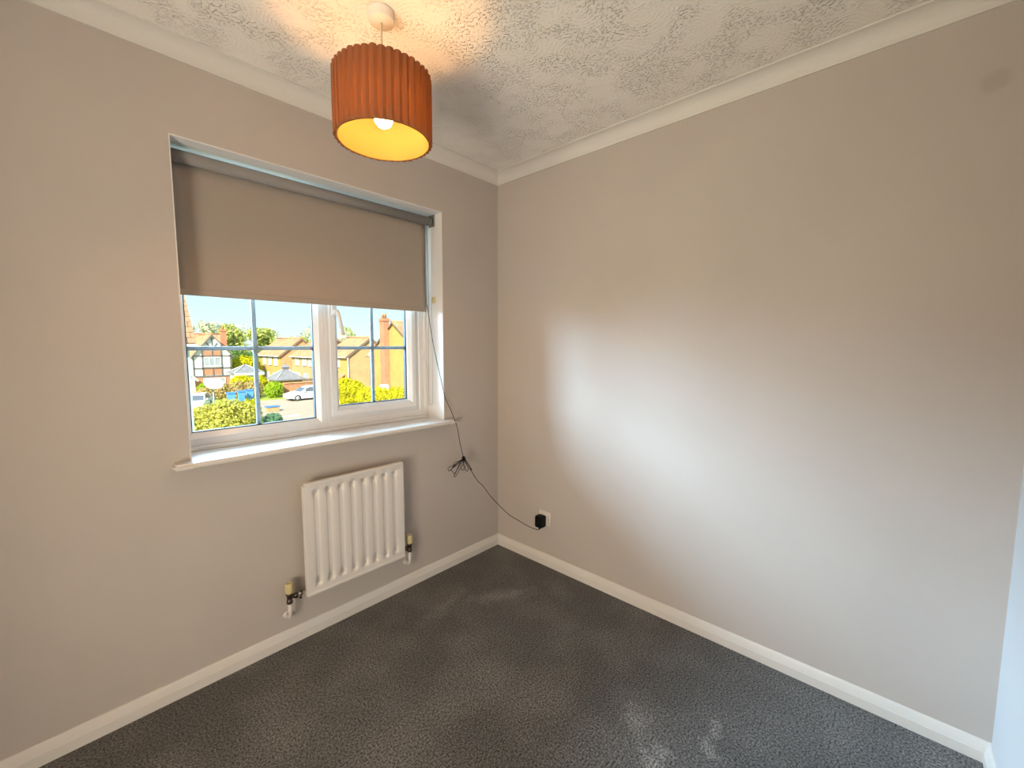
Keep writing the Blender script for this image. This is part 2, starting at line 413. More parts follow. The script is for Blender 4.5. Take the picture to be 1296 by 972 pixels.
# ================================================================== mesh helpers
class MB:
    def __init__(s):
        s.v, s.f, s.sm = [], [], []
    def add(s, vs, fs, smooth=False):
        k = len(s.v)
        s.v += [tuple(p) for p in vs]
        s.f += [tuple(i + k for i in f) for f in fs]
        s.sm += [smooth] * len(fs)
    def box(s, a, b, bev=0.0):
        (x0, y0, z0), (x1, y1, z1) = [tuple(min(p, q) for p, q in zip(a, b)), tuple(max(p, q) for p, q in zip(a, b))]
        if not bev:
            s.add([(x0, y0, z0), (x1, y0, z0), (x1, y1, z0), (x0, y1, z0), (x0, y0, z1), (x1, y0, z1), (x1, y1, z1), (x0, y1, z1)],
                  [(3, 2, 1, 0), (4, 5, 6, 7), (0, 1, 5, 4), (1, 2, 6, 5), (2, 3, 7, 6), (3, 0, 4, 7)])
            return s
        bm = bmesh.new()
        bmesh.ops.create_cube(bm, size=1)
        for v in bm.verts:
            v.co = Vector(((x0 + x1) / 2 + v.co.x * (x1 - x0), (y0 + y1) / 2 + v.co.y * (y1 - y0), (z0 + z1) / 2 + v.co.z * (z1 - z0)))
        bmesh.ops.bevel(bm, geom=bm.edges[:], offset=bev, segments=2, affect='EDGES', profile=0.6)
        bm.verts.index_update()
        s.add([v.co[:] for v in bm.verts], [[v.index for v in f.verts] for f in bm.faces])
        bm.free()
        return s
    def prism(s, poly, a, b, axis='y', smooth=False):
        """poly: list of 2D points; extruded from a to b along the axis."""
        def P(p, t):
            return {'x': (t, p[0], p[1]), 'y': (p[0], t, p[1]), 'z': (p[0], p[1], t)}[axis]
        n = len(poly)
        vs = [P(p, a) for p in poly] + [P(p, b) for p in poly]
        fs = [tuple(range(n - 1, -1, -1)), tuple(range(n, 2 * n))] + [(i, (i + 1) % n, n + (i + 1) % n, n + i) for i in range(n)]
        s.add(vs, fs, smooth)
        return s
    def tube(s, pts, r, n=8, caps=True):
        pts = [Vector(p) for p in pts]
        rs = r if isinstance(r, (list, tuple)) else [r] * len(pts)
        k = len(s.v)
        prev = None
        for i, p in enumerate(pts):
            t = (pts[min(i + 1, len(pts) - 1)] - pts[max(i - 1, 0)]).normalized()
            if prev is None:
                nrm = t.orthogonal().normalized()
            else:
                nrm = (prev - t * prev.dot(t))
                nrm = nrm.normalized() if nrm.length > 1e-6 else t.orthogonal().normalized()
            prev = nrm
            bn = t.cross(nrm)
            for j in range(n):
                a = 2 * PI * j / n
                s.v.append(tuple(p + (nrm * math.cos(a) + bn * math.sin(a)) * rs[i]))
        for i in range(len(pts) - 1):
            for j in range(n):
                s.f.append((k + i * n + j, k + i * n + (j + 1) % n, k + (i + 1) * n + (j + 1) % n, k + (i + 1) * n + j))
                s.sm.append(True)
        if caps:
            s.f.append(tuple(k + j for j in range(n - 1, -1, -1))); s.sm.append(False)
            e_ = k + (len(pts) - 1) * n
            s.f.append(tuple(e_ + j for j in range(n))); s.sm.append(False)
        return s
    def lathe(s, prof, c=(0, 0, 0), n=32, axis='z', smooth=True, close=True):
        """prof: (radius, height) along the axis."""
        k = len(s.v)
        for (r, h) in prof:
            for j in range(n):
                a = 2 * PI * j / n
                q = (r * math.cos(a), r * math.sin(a), h)
                if axis == 'x': q = (q[2], q[0], q[1])
                if axis == 'y': q = (q[0], q[2], q[1])
                s.v.append((c[0] + q[0], c[1] + q[1], c[2] + q[2]))
        for i in range(len(prof) - 1):
            for j in range(n):
                s.f.append((k + i * n + j, k + i * n + (j + 1) % n, k + (i + 1) * n + (j + 1) % n, k + (i + 1) * n + j))
                s.sm.append(smooth)
        if close:
            if prof[0][0] > 1e-5:
                s.f.append(tuple(k + j for j in range(n - 1, -1, -1))); s.sm.append(False)
            if prof[-1][0] > 1e-5:
                e_ = k + (len(prof) - 1) * n
                s.f.append(tuple(e_ + j for j in range(n))); s.sm.append(False)
        return s
    def build(s, name, m, parent=None, origin=None, normals=True):
        me = bpy.data.meshes.new(name)
        o3 = Vector(origin) if origin else Vector((0, 0, 0))
        me.from_pydata([tuple(Vector(p) - o3) for p in s.v], [], s.f)
        me.polygons.foreach_set('use_smooth', s.sm)
        if normals:
            bm = bmesh.new(); bm.from_mesh(me)
            bmesh.ops.recalc_face_normals(bm, faces=bm.faces[:])
            bm.to_mesh(me); bm.free()
        me.materials.append(M[m] if isinstance(m, str) else m)
        me.update()
        o = bpy.data.objects.new(name, me)
        COL.objects.link(o)
        if parent is not None:
            o.parent = parent
            o.location = o3 - world_loc(parent)
        else:
            o.location = o3
        return o

def world_loc(o):
    l = Vector(o.location)
    while o.parent:
        o = o.parent
        l += Vector(o.location)
    return l

def tag(o, label=None, cat=None, group=None, kind=None):
    if label: o['label'] = label
    if cat: o['category'] = cat
    if group: o['group'] = group
    if kind: o['kind'] = kind
    return o

def empty(name, loc=(0, 0, 0), **k):
    o = bpy.data.objects.new(name, None)
    o.empty_display_size = 0.1
    COL.objects.link(o)
    o.location = loc
    return tag(o, **k)

def BX(name, a, b, m, parent=None, bev=0.0, **k):
    o = MB().box(a, b, bev).build(name, m, parent)
    return tag(o, **k)

# ================================================================== room shell
XL, YB, H = -2.60, -2.1977, 2.36          # left wall, back wall, ceiling
WX0, WX1, WZ0, WZ1 = -1.6186, -0.4349, 0.8894, 2.0481
T = 0.30
BX('floor', (-3.95, YB - 0.2, -0.2), (0.2, T, 0.0), 'carpet', kind='structure', label='charcoal grey pile carpet with paler brushed marks')
BX('ceiling', (-3.95, YB - 0.2, H), (0.2, T, H + 0.2), 'artex', kind='structure', label='white ceiling with swirled textured plaster')
mb = MB()
mb.box((XL, 0, 0), (WX0, T, H)); mb.box((WX1, 0, 0), (0, T, H))
mb.box((WX0, 0, 0), (WX1, T, WZ0 - 0.02)); mb.box((WX0, 0, WZ1), (WX1, T, H))
tag(mb.build('wall_window', 'wall'), kind='structure', label='beige painted wall around the window')
BX('wall_right', (0, YB, 0), (0.2, T, H), 'wall_stain', kind='structure', label='long beige painted wall with a faint round mark')
DY0, DY1, DZ = -1.70, -0.92, 2.0          # made-up doorway in the left wall, added to let the fill light in
mb = MB()
mb.box((XL - 0.12, YB, 0), (XL, DY0, H)); mb.box((XL - 0.12, DY1, 0), (XL, T, H)); mb.box((XL - 0.12, DY0, DZ), (XL, DY1, H))
tag(mb.build('wall_left', 'wall'), kind='structure', label='beige painted side wall with an added doorway')
BX('wall_back', (-3.9, YB - 0.2, 0), (0.2, YB, H), 'wall_back', kind='structure', label='pale painted wall facing the window')
mb = MB()  # unseen landing walls, added around the fill light
mb.box((-3.9, YB, 0), (-3.8, -0.5, H)); mb.box((-3.8, -0.6, 0), (XL - 0.12, -0.5, H))
tag(mb.build('wall_added_landing', 'wall_back'), kind='structure', label='pale walls of the made-up landing beyond the added doorway')

# plaster lining of the window reveal
mb = MB()
D1 = 0.185
mb.box((WX1, 0.0015, WZ0), (WX1 - 0.004, D1, WZ1)); mb.box((WX0, 0.0015, WZ0), (WX0 + 0.004, D1, WZ1))
mb.box((WX0 + 0.004, 0.0015, WZ1 - 0.004), (WX1 - 0.004, D1, WZ1))
tag(mb.build('trim_1', 'reveal'), kind='structure', label='white painted plaster reveal around the window')

# architrave of the made-up doorway beside the camera
mb = MB()
for y0, y1 in ((DY0 - 0.06, DY0), (DY1, DY1 + 0.06)):
    mb.box((XL, y0, 0), (XL + 0.014, y1, DZ + 0.06), 0.004)
mb.box((XL, DY0, DZ), (XL + 0.014, DY1, DZ + 0.06), 0.004)
tag(mb.build('trim_7', 'gloss'), kind='structure', label='white architrave around the added doorway')

# coving
CZ = 2.30
def coving_profile():
    pts = [(0, CZ), (0.006, CZ)]
    for i in range(9):
        a = i / 8 * PI / 2
        pts.append((0.006 + 0.050 * (1 - math.cos(a)), CZ + 0.004 + 0.050 * math.sin(a)))
    pts += [(0.062, CZ + 0.055), (0.062, H), (0, H)]
    return pts
def run(profile, wall):
    """profile (distance from wall, z) extruded along a wall with mitred ends."""
    n = len(profile); v = []
    for k in (0, 1):
        for d, z in profile:
            if wall == 'window': v.append(((XL + d, -d, z), (-d, -d, z))[k])
            if wall == 'right': v.append(((-d, -d, z), (-d, YB + d, z))[k])
            if wall == 'back': v.append(((-d, YB + d, z), (XL + d, YB + d, z))[k])
            if wall == 'left': v.append(((XL + d, YB + d, z), (XL + d, -d, z))[k])
    f = [(i, (i + 1) % n, n + (i + 1) % n, n + i) for i in range(n)] + [tuple(range(n)), tuple(range(2 * n - 1, n - 1, -1))]
    m = MB(); m.add(v, f)
    return m
for i, w in enumerate(('window', 'right', 'back', 'left')):
    tag(run(coving_profile(), w).build('trim_%d' % (i + 2), 'coving'), kind='structure', label='white plaster coving along the %s wall' % w)
SK = [(0, 0), (0.016, 0), (0.016, 0.036), (0.0140, 0.037), (0.0135, 0.040), (0.0085, 0.060), (0.0065, 0.066), (0.004, 0.068), (0, 0.068)]
for w in ('window', 'right', 'back'):
    tag(run(SK, w).build('baseboard_' + w, 'gloss'), kind='structure', label='white moulded skirting along the %s wall' % w)

sk = MB(); sk.prism([(XL + d, z) for d, z in SK], DY1 + 0.06, -0.016, 'y'); sk.prism([(XL + d, z) for d, z in SK], YB + 0.016, DY0 - 0.06, 'y')
tag(sk.build('baseboard_left', 'gloss'), kind='structure', label='white moulded skirting along the left wall')

# ------------------------------------------------------------------ sill
mb = MB()
SZ = WZ0
nose = [(-0.052, SZ - 0.011)]
prof = [(0.185, SZ), (-0.043, SZ)]
for i in range(9):
    a = PI / 2 + i / 8 * PI
    prof.append((-0.043 + 0.011 * math.cos(a), SZ - 0.011 + 0.011 * math.sin(a)))
prof += [(0.0, SZ - 0.022), (0.0, SZ - 0.020), (0.185, SZ - 0.020)]
# board inside the opening
mb.prism([(y, z) for y, z in prof], WX0, WX1, 'x')
# horns past the opening, ends rounded in plan
for x0, s in ((WX0, -1), (WX1, 1)):
    L_ = 0.058 if s < 0 else 0.050
    hp = [(x0, -0.0005)]
    hp += [(x0 + s * L_, -0.0005), (x0 + s * L_, -0.043)]
    for i in range(1, 5):
        a = i / 4 * PI / 2
        hp.append((x0 + s * (L_ - 0.011 * (1 - math.cos(a))), -0.043 - 0.011 * math.sin(a)))
    hp.append((x0, -0.054))
    bmh = bmesh.new()
    vs = [bmh.verts.new((x, y, SZ - 0.022)) for x, y in hp]
    fc = bmh.faces.new(vs)
    ex = bmesh.ops.extrude_face_region(bmh, geom=[fc])
    for g in ex['geom']:
        if isinstance(g, bmesh.types.BMVert): g.co.z += 0.022
    eds = [e_ for e_ in bmh.edges if abs(e_.verts[0].co.z - e_.verts[1].co.z) < 1e-6 and not (abs(e_.verts[0].co.y) < 0.001 and abs(e_.verts[1].co.y) < 0.001)
           and not (abs(e_.verts[0].co.x - x0) < 1e-5 and abs(e_.verts[1].co.x - x0) < 1e-5)]
    bmesh.ops.bevel(bmh, geom=eds, offset=0.008, segments=3, affect='EDGES')
    bmh.verts.index_update()
    mb.add([v.co[:] for v in bmh.verts], [[v.index for v in f.verts] for f in bmh.faces])
    bmh.free()
tag(mb.build('trim_6', 'gloss'), kind='structure', label='white window sill board with rounded nose')

# ------------------------------------------------------------------ window
FY = 0.165                                  # inner face of the outer frame
SY = 0.153                                  # inner face of the opening sash
GY = 0.190                                  # glass
win = empty('window_1', (WX0, FY, WZ0), kind='structure', label='white two-light window with glazing bars, right light opening')
def frame_rails(x0, x1, z0, z1, w, yf, yb, lip):
    """four rails with a bevelled inner edge, mitred as one welded frame"""
    wl_, wr, wb, wt = w
    def ring(a, y):
        return [(x0 + wl_ * a, y, z0 + wb * a), (x1 - wr * a, y, z0 + wb * a), (x1 - wr * a, y, z1 - wt * a), (x0 + wl_ * a, y, z1 - wt * a)]
    m = MB()
    rings = [ring(0, yb), ring(0, yf + 0.002), ring(0.04, yf), ring(0.58, yf), ring(0.62, yf + 0.003), ring(1.0, yf + lip), ring(1.0, yb)]
    v = [p for r_ in rings for p in r_]
    f = []
    for i in range(len(rings)):
        j = (i + 1) % len(rings)
        for k in range(4):
            f.append((i * 4 + k, i * 4 + (k + 1) % 4, j * 4 + (k + 1) % 4, j * 4 + k))
    m.add(v, f)
    return m
GB, GT = 0.959, 1.985
MX0, MX1 = -1.075, -1.012
# outer frame: two openings
mb = MB()
mb.v, mb.f, mb.sm = frame_rails(WX0 + 0.004, MX1 - 0.022, 0.905, WZ1 - 0.004, (0.036, 0.046, 0.054, 0.06), FY, 0.204, 0.016).__dict__.values()
mb2 = frame_rails(MX1 - 0.022, WX1 - 0.004, 0.905, WZ1 - 0.004, (0.022, 0.080, 0.058, 0.06), FY, 0.204, 0.004)
fo = MB(); fo.add(mb.v, mb.f); fo.add(mb2.v, mb2.f)
fo.build('outer_frame', 'upvc', win)
# bead strip between frame and plaster
bd = MB()
bd.box((WX0 + 0.004, 0.147, WZ0), (WX1 - 0.004, FY + 0.01, WZ0 + 0.017), 0.004)
bd.box((WX1 - 0.022, 0.150, WZ0 + 0.017), (WX1 - 0.004, FY + 0.01, WZ1 - 0.004), 0.004)
bd.box((WX0 + 0.004, 0.150, WZ0 + 0.017), (WX0 + 0.020, FY + 0.01, WZ1 - 0.004), 0.004)
bd.build('bead_strip', 'upvc', win)
def glazed(x0, x1, z0, z1, parent):
    g = MB().box((x0, GY, z0), (x1, GY + 0.004, z1)).build('pane', 'glass', parent)
    # dark gasket line around the glass
    gk = MB()
    for a, b in (((x0, z0), (x1, z0 + 0.004)), ((x0, z1 - 0.004), (x1, z1)), ((x0, z0), (x0 + 0.004, z1)), ((x1 - 0.005, z0), (x1, z1))):
        gk.box((a[0], GY - 0.005, a[1]), (b[0], GY + 0.016, b[1]))
    gk.build('gasket', 'gasket', parent)
    xm = (x0 + x1) / 2
    MB().box((xm - 0.009, GY + 0.006, z0), (xm + 0.009, GY + 0.018, z1), 0.003).build('glazing_bar', 'bar_grey', parent)
    for k in (1, 2):
        z = 0.959 + 0.343 * k
        MB().box((x0, GY + 0.0075, z - 0.009), (x1, GY + 0.0165, z + 0.009), 0.003).build('glazing_bar', 'bar_grey', parent)
glazed(WX0 + 0.040, MX0 - 0.003, GB, GT, win)
SX0, SX1, SZ0, SZ1 = MX1, -0.517, 0.962, 1.995
sash = frame_rails(SX0, SX1, SZ0, SZ1, (0.044, 0.044, 0.044, 0.044), SY, 0.204, 0.022).build('casement', 'upvc', win)
glazed(SX0 + 0.044, SX1 - 0.044, SZ0 + 0.044, SZ1 - 0.044, sash)
# espagnolette handle on the sash stile
hx = SX0 + 0.022
hd = MB()
hd.box((hx - 0.012, SY - 0.010, 1.46), (hx + 0.012, SY + 0.001, 1.60), 0.004)
hd.box((hx - 0.010, SY - 0.034, 1.468), (hx + 0.010, SY - 0.009, 1.49), 0.004)
hd.tube([(hx + 0.002, SY - 0.030, 1.484), (hx + 0.006, SY - 0.036, 1.465), (hx + 0.018, SY - 0.037, 1.41), (hx + 0.028, SY - 0.037, 1.365)], [0.009, 0.0095, 0.009, 0.008], 10)
hd.build('handle', 'upvc', sash)
MB().lathe([(0.0, -0.003), (0.005, -0.003), (0.005, 0.004), (0.0, 0.004)], (hx + 0.002, SY - 0.035, 1.478), 10, 'y').build('handle_lock', 'chain_plastic', sash)
# exterior sill below the frame
BX('exterior_sill', (WX0, 0.205, WZ0 - 0.02), (WX1, 0.36, WZ0 + 0.012), 'upvc', win)

# ------------------------------------------------------------------ roller blind
BY, BZ, BR = 0.082, 2.006, 0.023
bl = empty('roller_blind', (-1.03, BY, BZ), label='taupe blackout roller blind half lowered over the window', cat='blind')
BXL, BXR = WX0 + 0.016, -0.474
MB().lathe([(0.0, 0), (BR, 0), (BR, BXR - BXL), (0.0, BXR - BXL)], (BXL, BY, BZ), 40, 'x').build('fabric_roll', 'blind_roll', bl)
fb = MB()
fy = BY + BR + 0.0012
NX = 40
zs = [BZ, 1.98, 1.9, 1.8, 1.7, 1.62, 1.56, 1.532, 1.530, 1.507]
for side in (0, 1):
    pass
rows = []
for z in zs:
    row = []
    for i in range(NX + 1):
        u = i / NX
        x = BXL + u * (BXR - BXL)
        ed = max(0, (u - 0.95) / 0.05)
        y = fy + 0.0012 * math.sin(u * 9 + z * 3) * (2.0 - z) * 2 - 0.006 * ed * max(0, 1 - abs(z - 1.56) / 0.1)
        row.append((x, y, z))
    rows.append(row)
vs = [p for r_ in rows for p in r_]
fs = [(r_ * (NX + 1) + i, r_ * (NX + 1) + i + 1, (r_ + 1) * (NX + 1) + i + 1, (r_ + 1) * (NX + 1) + i) for r_ in range(len(zs) - 1) for i in range(NX)]
fb.add(vs, fs, True)
fbo = fb.build('fabric', 'blind', bl, normals=False)
sd = fbo.modifiers.new('thickness', 'SOLIDIFY'); sd.thickness = 0.0012; sd.offset = 0
MB().box((BXL, fy - 0.004, 1.506), (BXR, fy + 0.004, 1.530), 0.0015).build('hem_bar', 'blind', bl)
for x0, x1 in ((WX0 + 0.0045, BXL - 0.001), (BXR + 0.001, WX1 - 0.0045)):
    br = MB()
    xa, xb = (x0, x0 + 0.004) if x0 < -1 else (x1 - 0.004, x1)
    br.box((xa, BY - 0.022, BZ - 0.026), (xb, BY + 0.03, WZ1 - 0.0045), 0.001)
    br.lathe([(0.0, 0), (0.019, 0), (0.024, 0.002), (0.024, 0.009), (0.020, 0.011), (0.0, 0.011)] if x0 > -1 else [(0.0, 0), (0.008, 0), (0.008, x1 - x0), (0.0, x1 - x0)],
             ((x0 + 0.004) if x0 > -1 else x0, BY, BZ), 24, 'x')
    br.build('bracket', 'chain_plastic', bl)
# chain loop
cx = BXR + 0.013
ch = [(cx, BY - 0.021, BZ), (cx + 0.010, BY + 0.004, 1.60), (WX1 - 0.010, 0.097, 1.10), (WX1 - 0.010, 0.098, 1.00)]
for i in range(9):
    a = PI + i / 8 * PI
    ch.append((WX1 - 0.010, 0.116 + 0.018 * math.cos(a), 0.985 + 0.018 * math.sin(a)))
ch += [(WX1 - 0.010, 0.134, 1.00), (WX1 - 0.010, 0.134, 1.10), (cx + 0.010, BY + 0.03, 1.60), (cx, BY + 0.021, BZ)]
MB().tube(ch, 0.0013, 6).build('pull_chain', 'chain', bl)
cl = MB(); cl.box((WX1 - 0.014, 0.062, 1.555), (WX1 - 0.004, 0.088, 1.592), 0.004)
clo = cl.build('chain_cleat', 'cap', bl)

# ------------------------------------------------------------------ radiator
RX0, RX1, RZ0, RZ1, RY = -1.252, -0.757, 0.216, 0.724, -0.072
rad = empty('radiator', ((RX0 + RX1) / 2, RY + 0.03, RZ0), label='white fluted panel radiator under the window', cat='radiator')
pm = MB()
NF = 8
margin = 0.026
pitch = (RX1 - RX0 - 2 * margin) / NF
xs = [RX0 + 0.006]
offs = []
cols = [(RX0 + 0.004, 0.0)]
cols.append((RX0 + margin, 0.0))
for i in range(NF):
    c = RX0 + margin + (i + 0.5) * pitch
    for dx, d in ((-0.014, 0), (-0.0115, 0.25), (-0.0085, 0.88), (-0.004, 1.0), (0.004, 1.0), (0.0085, 0.88), (0.0115, 0.25), (0.014, 0)):
        cols.append((c + dx, d))
cols.append((RX1 - 0.004, 0.0))
rowsz = [(RZ0 + 0.012, 0), (RZ0 + 0.034, 0), (RZ0 + 0.036, 0.06), (RZ0 + 0.046, 0.94), (RZ0 + 0.058, 1.0), (RZ0 + 0.070, 0.60), (RZ0 + 0.085, 0.26), (RZ0 + 0.12, 0.18),
         (RZ1 - 0.10, 0.18), (RZ1 - 0.075, 0.26), (RZ1 - 0.060, 0.60), (RZ1 - 0.050, 1.0), (RZ1 - 0.040, 0.97), (RZ1 - 0.0345, 0.10), (RZ1 - 0.033, 0), (RZ1 - 0.010, 0)]
DEP = 0.0155
nc = len(cols)
v = [(x, RY + DEP * a * b, z) for z, a in rowsz for x, b in cols]
f = [(r_ * nc + i, r_ * nc + i + 1, (r_ + 1) * nc + i + 1, (r_ + 1) * nc + i) for r_ in range(len(rowsz) - 1) for i in range(nc - 1)]
pm.add(v, f, True)
po = pm.build('front_panel', 'rad', rad, normals=False)
# welded rim and back
rm = MB()
rm.box((RX0, RY + 0.001, RZ0), (RX0 + 0.009, RY + 0.024, RZ1 - 0.012), 0.003)
rm.box((RX1 - 0.009, RY + 0.001, RZ0), (RX1, RY + 0.024, RZ1 - 0.012), 0.003)
rm.box((RX0 + 0.004, RY - 0.004, RZ0), (RX1 - 0.002, RY + 0.022, RZ0 + 0.014), 0.005)
rm.box((RX0 + 0.009, RY - 0.003, RZ1 - 0.014), (RX1 - 0.004, RY + 0.022, RZ1), 0.005)
rm.build('rim', 'rad', rad)
BX('back_panel', (RX0 + 0.008, RY + 0.012, RZ0 + 0.008), (RX1 - 0.008, RY + 0.026, RZ1 - 0.01), 'rad', rad)
for x in (RX0 + 0.09, RX1 - 0.09):
    BX('wall_bracket', (x - 0.015, RY + 0.026, RZ0 + 0.06), (x + 0.015, -0.0005, RZ1 - 0.06), 'rad', rad)
# valves
for s, vx, vz in ((-1, RX0 - 0.066, 0.236), (1, RX1 + 0.040, 0.246)):
    vy = -0.048
    va = empty('radiator_valve', (vx, vy, vz - 0.12))
    va.parent = rad; va.location = Vector((vx, vy, vz - 0.12)) - world_loc(rad)
    bo = MB()
    bo.lathe([(0.0, -0.024), (0.0125, -0.024), (0.0125, -0.012), (0.010, -0.010), (0.011, 0.010), (0.0135, 0.012), (0.0135, 0.022), (0.0, 0.022)], (vx, vy, vz), 16)
    bo.tube([(vx, vy, vz), (vx - s * 0.022, vy, vz + 0.001)], 0.0085, 12)
    xe = RX0 + 0.004 if s < 0 else RX1 - 0.004
    bo.tube([(vx - s * 0.018, vy, vz), (vx - s * 0.032, vy, vz)], 0.0125, 6)
    if s < 0:
        bo.tube([(vx + 0.045, vy, vz + 0.002), (vx + 0.052, vy, vz + 0.002)], 0.0105, 6)
        bo.tube([(vx + 0.044, vy - 0.004, vz), (vx + 0.044, vy - 0.004, vz - 0.020)], 0.005, 8)
    bo.build('valve_body', 'dark_brass', va)
    tl = MB()
    tl.tube([(vx - s * 0.030, vy, vz), (xe, vy, vz)], 0.0072, 12)
    tl.build('valve_tail', 'chrome', va)
    cp = MB()
    cp.lathe([(0.0, 0.020), (0.012, 0.020), (0.0155, 0.024), (0.0165, 0.036), (0.0155, 0.060), (0.0125, 0.066), (0.007, 0.066), (0.006, 0.061), (0.0, 0.061)], (vx, vy, vz), 14, smooth=False)
    cp.build('valve_cap', 'cap', va)
    pi = MB()
    pi.tube([(vx, vy, vz - 0.022), (vx, vy, vz - 0.075), (vx, vy + 0.004, vz - 0.088), (vx, vy + 0.013, vz - 0.096), (vx, vy + 0.028, vz - 0.098), (vx, -0.0005, vz - 0.098)], 0.0075, 12)
    pi.lathe([(0.0, 0), (0.015, 0), (0.014, -0.004), (0.0, -0.004)], (vx, -0.0005, vz - 0.098), 16, 'y')
    pi.build('supply_pipe', 'pipe', va)

# ------------------------------------------------------------------ socket, plug and cord
sy, sz = -0.402, 0.289
so = empty('wall_socket', (0, sy, sz - 0.043), label='white single wall socket low on the long wall', cat='socket')
MB().box((-0.009, sy - 0.043, sz - 0.043), (-0.0003, sy + 0.043, sz + 0.043), 0.003).build('face_plate', 'socket', so)
MB().box((-0.013, sy - 0.034, sz + 0.004), (-0.008, sy - 0.022, sz + 0.026), 0.002).build('rocker_switch', 'socket', so)
for dz in (-0.031, 0.031):
    MB().lathe([(0.0, -0.0102), (0.0035, -0.0102), (0.0035, -0.0085), (0.0, -0.0085)], (0, sy - 0.030 if dz > 0 else sy - 0.034, sz - 0.004 if dz > 0 else sz - 0.02), 10, 'x').build('screw', 'chrome', so)
pl = empty('plug_adaptor', (-0.04, -0.392, 0.235), label='black plug adaptor pushed into the wall socket', cat='plug')
MB().box((-0.062, -0.418, 0.242), (-0.0135, -0.366, 0.312), 0.011).build('body', 'black', pl)
MB().box((-0.0135, -0.410, 0.256), (-0.0092, -0.374, 0.304), 0.002).build('pin_base', 'black', pl)
MB().lathe([(0.0, 0), (0.005, 0), (0.006, 0.012), (0.0, 0.012)], (-0.045, -0.392, 0.230), 12).build('strain_relief', 'black', pl)

def smooth_path(pts, k=6):
    pts = [Vector(p) for p in pts]
    out = []
    for i in range(len(pts) - 1):
        p0, p1, p2, p3 = pts[max(i - 1, 0)], pts[i], pts[i + 1], pts[min(i + 2, len(pts) - 1)]
        for j in range(k):
            t = j / k
            out.append(0.5 * ((2 * p1) + (-p0 + p2) * t + (2 * p0 - 5 * p1 + 4 * p2 - p3) * t * t + (-p0 + 3 * p1 - 3 * p2 + p3) * t ** 3))
    out.append(pts[-1])
    return out
CORD = [(-0.478, 0.088, 1.545), (-0.474, 0.086, 1.50), (-0.462, 0.060, 1.32), (-0.445, 0.022, 1.14), (-0.434, -0.004, 1.025), (-0.412, -0.030, 0.945), (-0.391, -0.058, 0.852),
        (-0.376, -0.060, 0.77), (-0.358, -0.062, 0.695), (-0.350, -0.066, 0.660)]
CORD2 = [(-0.350, -0.066, 0.660), (-0.330, -0.086, 0.612), (-0.308, -0.109, 0.555), (-0.292, -0.125, 0.521), (-0.272, -0.145, 0.493), (-0.240, -0.178, 0.430), (-0.204, -0.215, 0.372),
         (-0.161, -0.258, 0.313), (-0.129, -0.292, 0.284), (-0.102, -0.319, 0.259), (-0.072, -0.349, 0.236), (-0.052, -0.374, 0.225), (-0.046, -0.388, 0.225), (-0.045, -0.392, 0.231)]
co = empty('power_cord', (-0.35, -0.066, 0.23), label='thin black cord hanging from the blind with a tied bunch, running to the plug', cat='cord')
MB().tube(smooth_path(CORD), 0.0019, 6).build('upper_lead', 'cord', co)
MB().tube(smooth_path(CORD2), 0.0020, 6).build('lower_lead', 'cord', co)
random.seed(4)
kn = MB()
K = Vector((-0.351, -0.068, 0.660))
ax = (CORD2[2][0] - K.x, CORD2[2][1] - K.y, CORD2[2][2] - K.z)
loops = [((-0.076, 0.030, -0.060), (-0.055, 0.022, -0.090)), ((-0.098, 0.034, -0.048), (-0.090, 0.030, -0.066)), ((-0.060, 0.024, -0.105), (-0.050, 0.02, -0.11)),
         ((-0.055, 0.022, -0.022), (-0.066, 0.026, -0.050)), ((0.030, -0.010, -0.072), (0.012, -0.004, -0.078)), ((0.040, -0.018, -0.060), (0.046, -0.022, -0.082)), ((-0.02, 0.008, -0.066), (0.004, 0, -0.068))]
for a, b in loops:
    a, b = Vector(a) * 0.92, Vector(b) * 0.92
    j = Vector((random.uniform(-.004, .004), random.uniform(-.008, .008), random.uniform(-.006, .004)))
    kn.tube(smooth_path([K + j, K + a * 0.55 + j, K + a, K + (a + b) * 0.52 + j, K + b, K + b * 0.5 - j, K - j * 0.5], 5), 0.0016, 5)
for i in range(4):
    c0 = K + Vector((0.002 * i - 0.002, 0, 0.006 - 0.006 * i))
    kn.tube([c0 + Vector((0.008 * math.cos(t * PI / 5), 0.008 * math.sin(t * PI / 5), 0.003 * math.sin(t))) for t in range(11)], 0.0028, 5)
kn.build('tied_bunch', 'cord', co)

# ------------------------------------------------------------------ pendant lamp
LX, LY = -1.167, -0.643
lamp = empty('pendant_lamp', (LX, LY, H), label='pendant lamp with pleated terracotta drum shade, lit', cat='lamp')
MB().lathe([(0.0, H), (0.0405, H), (0.0415, H - 0.004), (0.0415, H - 0.008), (0.0395, H - 0.011), (0.040, H - 0.027), (0.0385, H - 0.031), (0.0, H - 0.033)], (LX, LY, 0), 40).build('ceiling_rose', 'rose', lamp)
MB().tube([(LX, LY, H - 0.033), (LX, LY, 2.115)], 0.0030, 8).build('cable', 'cable', lamp)
MB().lathe([(0.0, 2.118), (0.010, 2.118), (0.016, 2.100), (0.0175, 2.095), (0.0175, 2.078), (0.014, 2.075), (0.0, 2.075)], (LX, LY, 0), 20).build('lamp_holder', 'rose', lamp)
bu = MB()
bp_ = [(0.0, 2.080), (0.0115, 2.080), (0.0125, 2.072)]
for i in range(11):
    a = 0.5 + i / 10 * (PI - 0.5)
    bp_.append((0.0285 * math.sin(a) if i < 10 else 0.0, 2.041 + 0.0285 * math.cos(a)))
bu.lathe(bp_, (LX, LY, 0), 24)
bu.build('bulb', 'bulb', lamp)
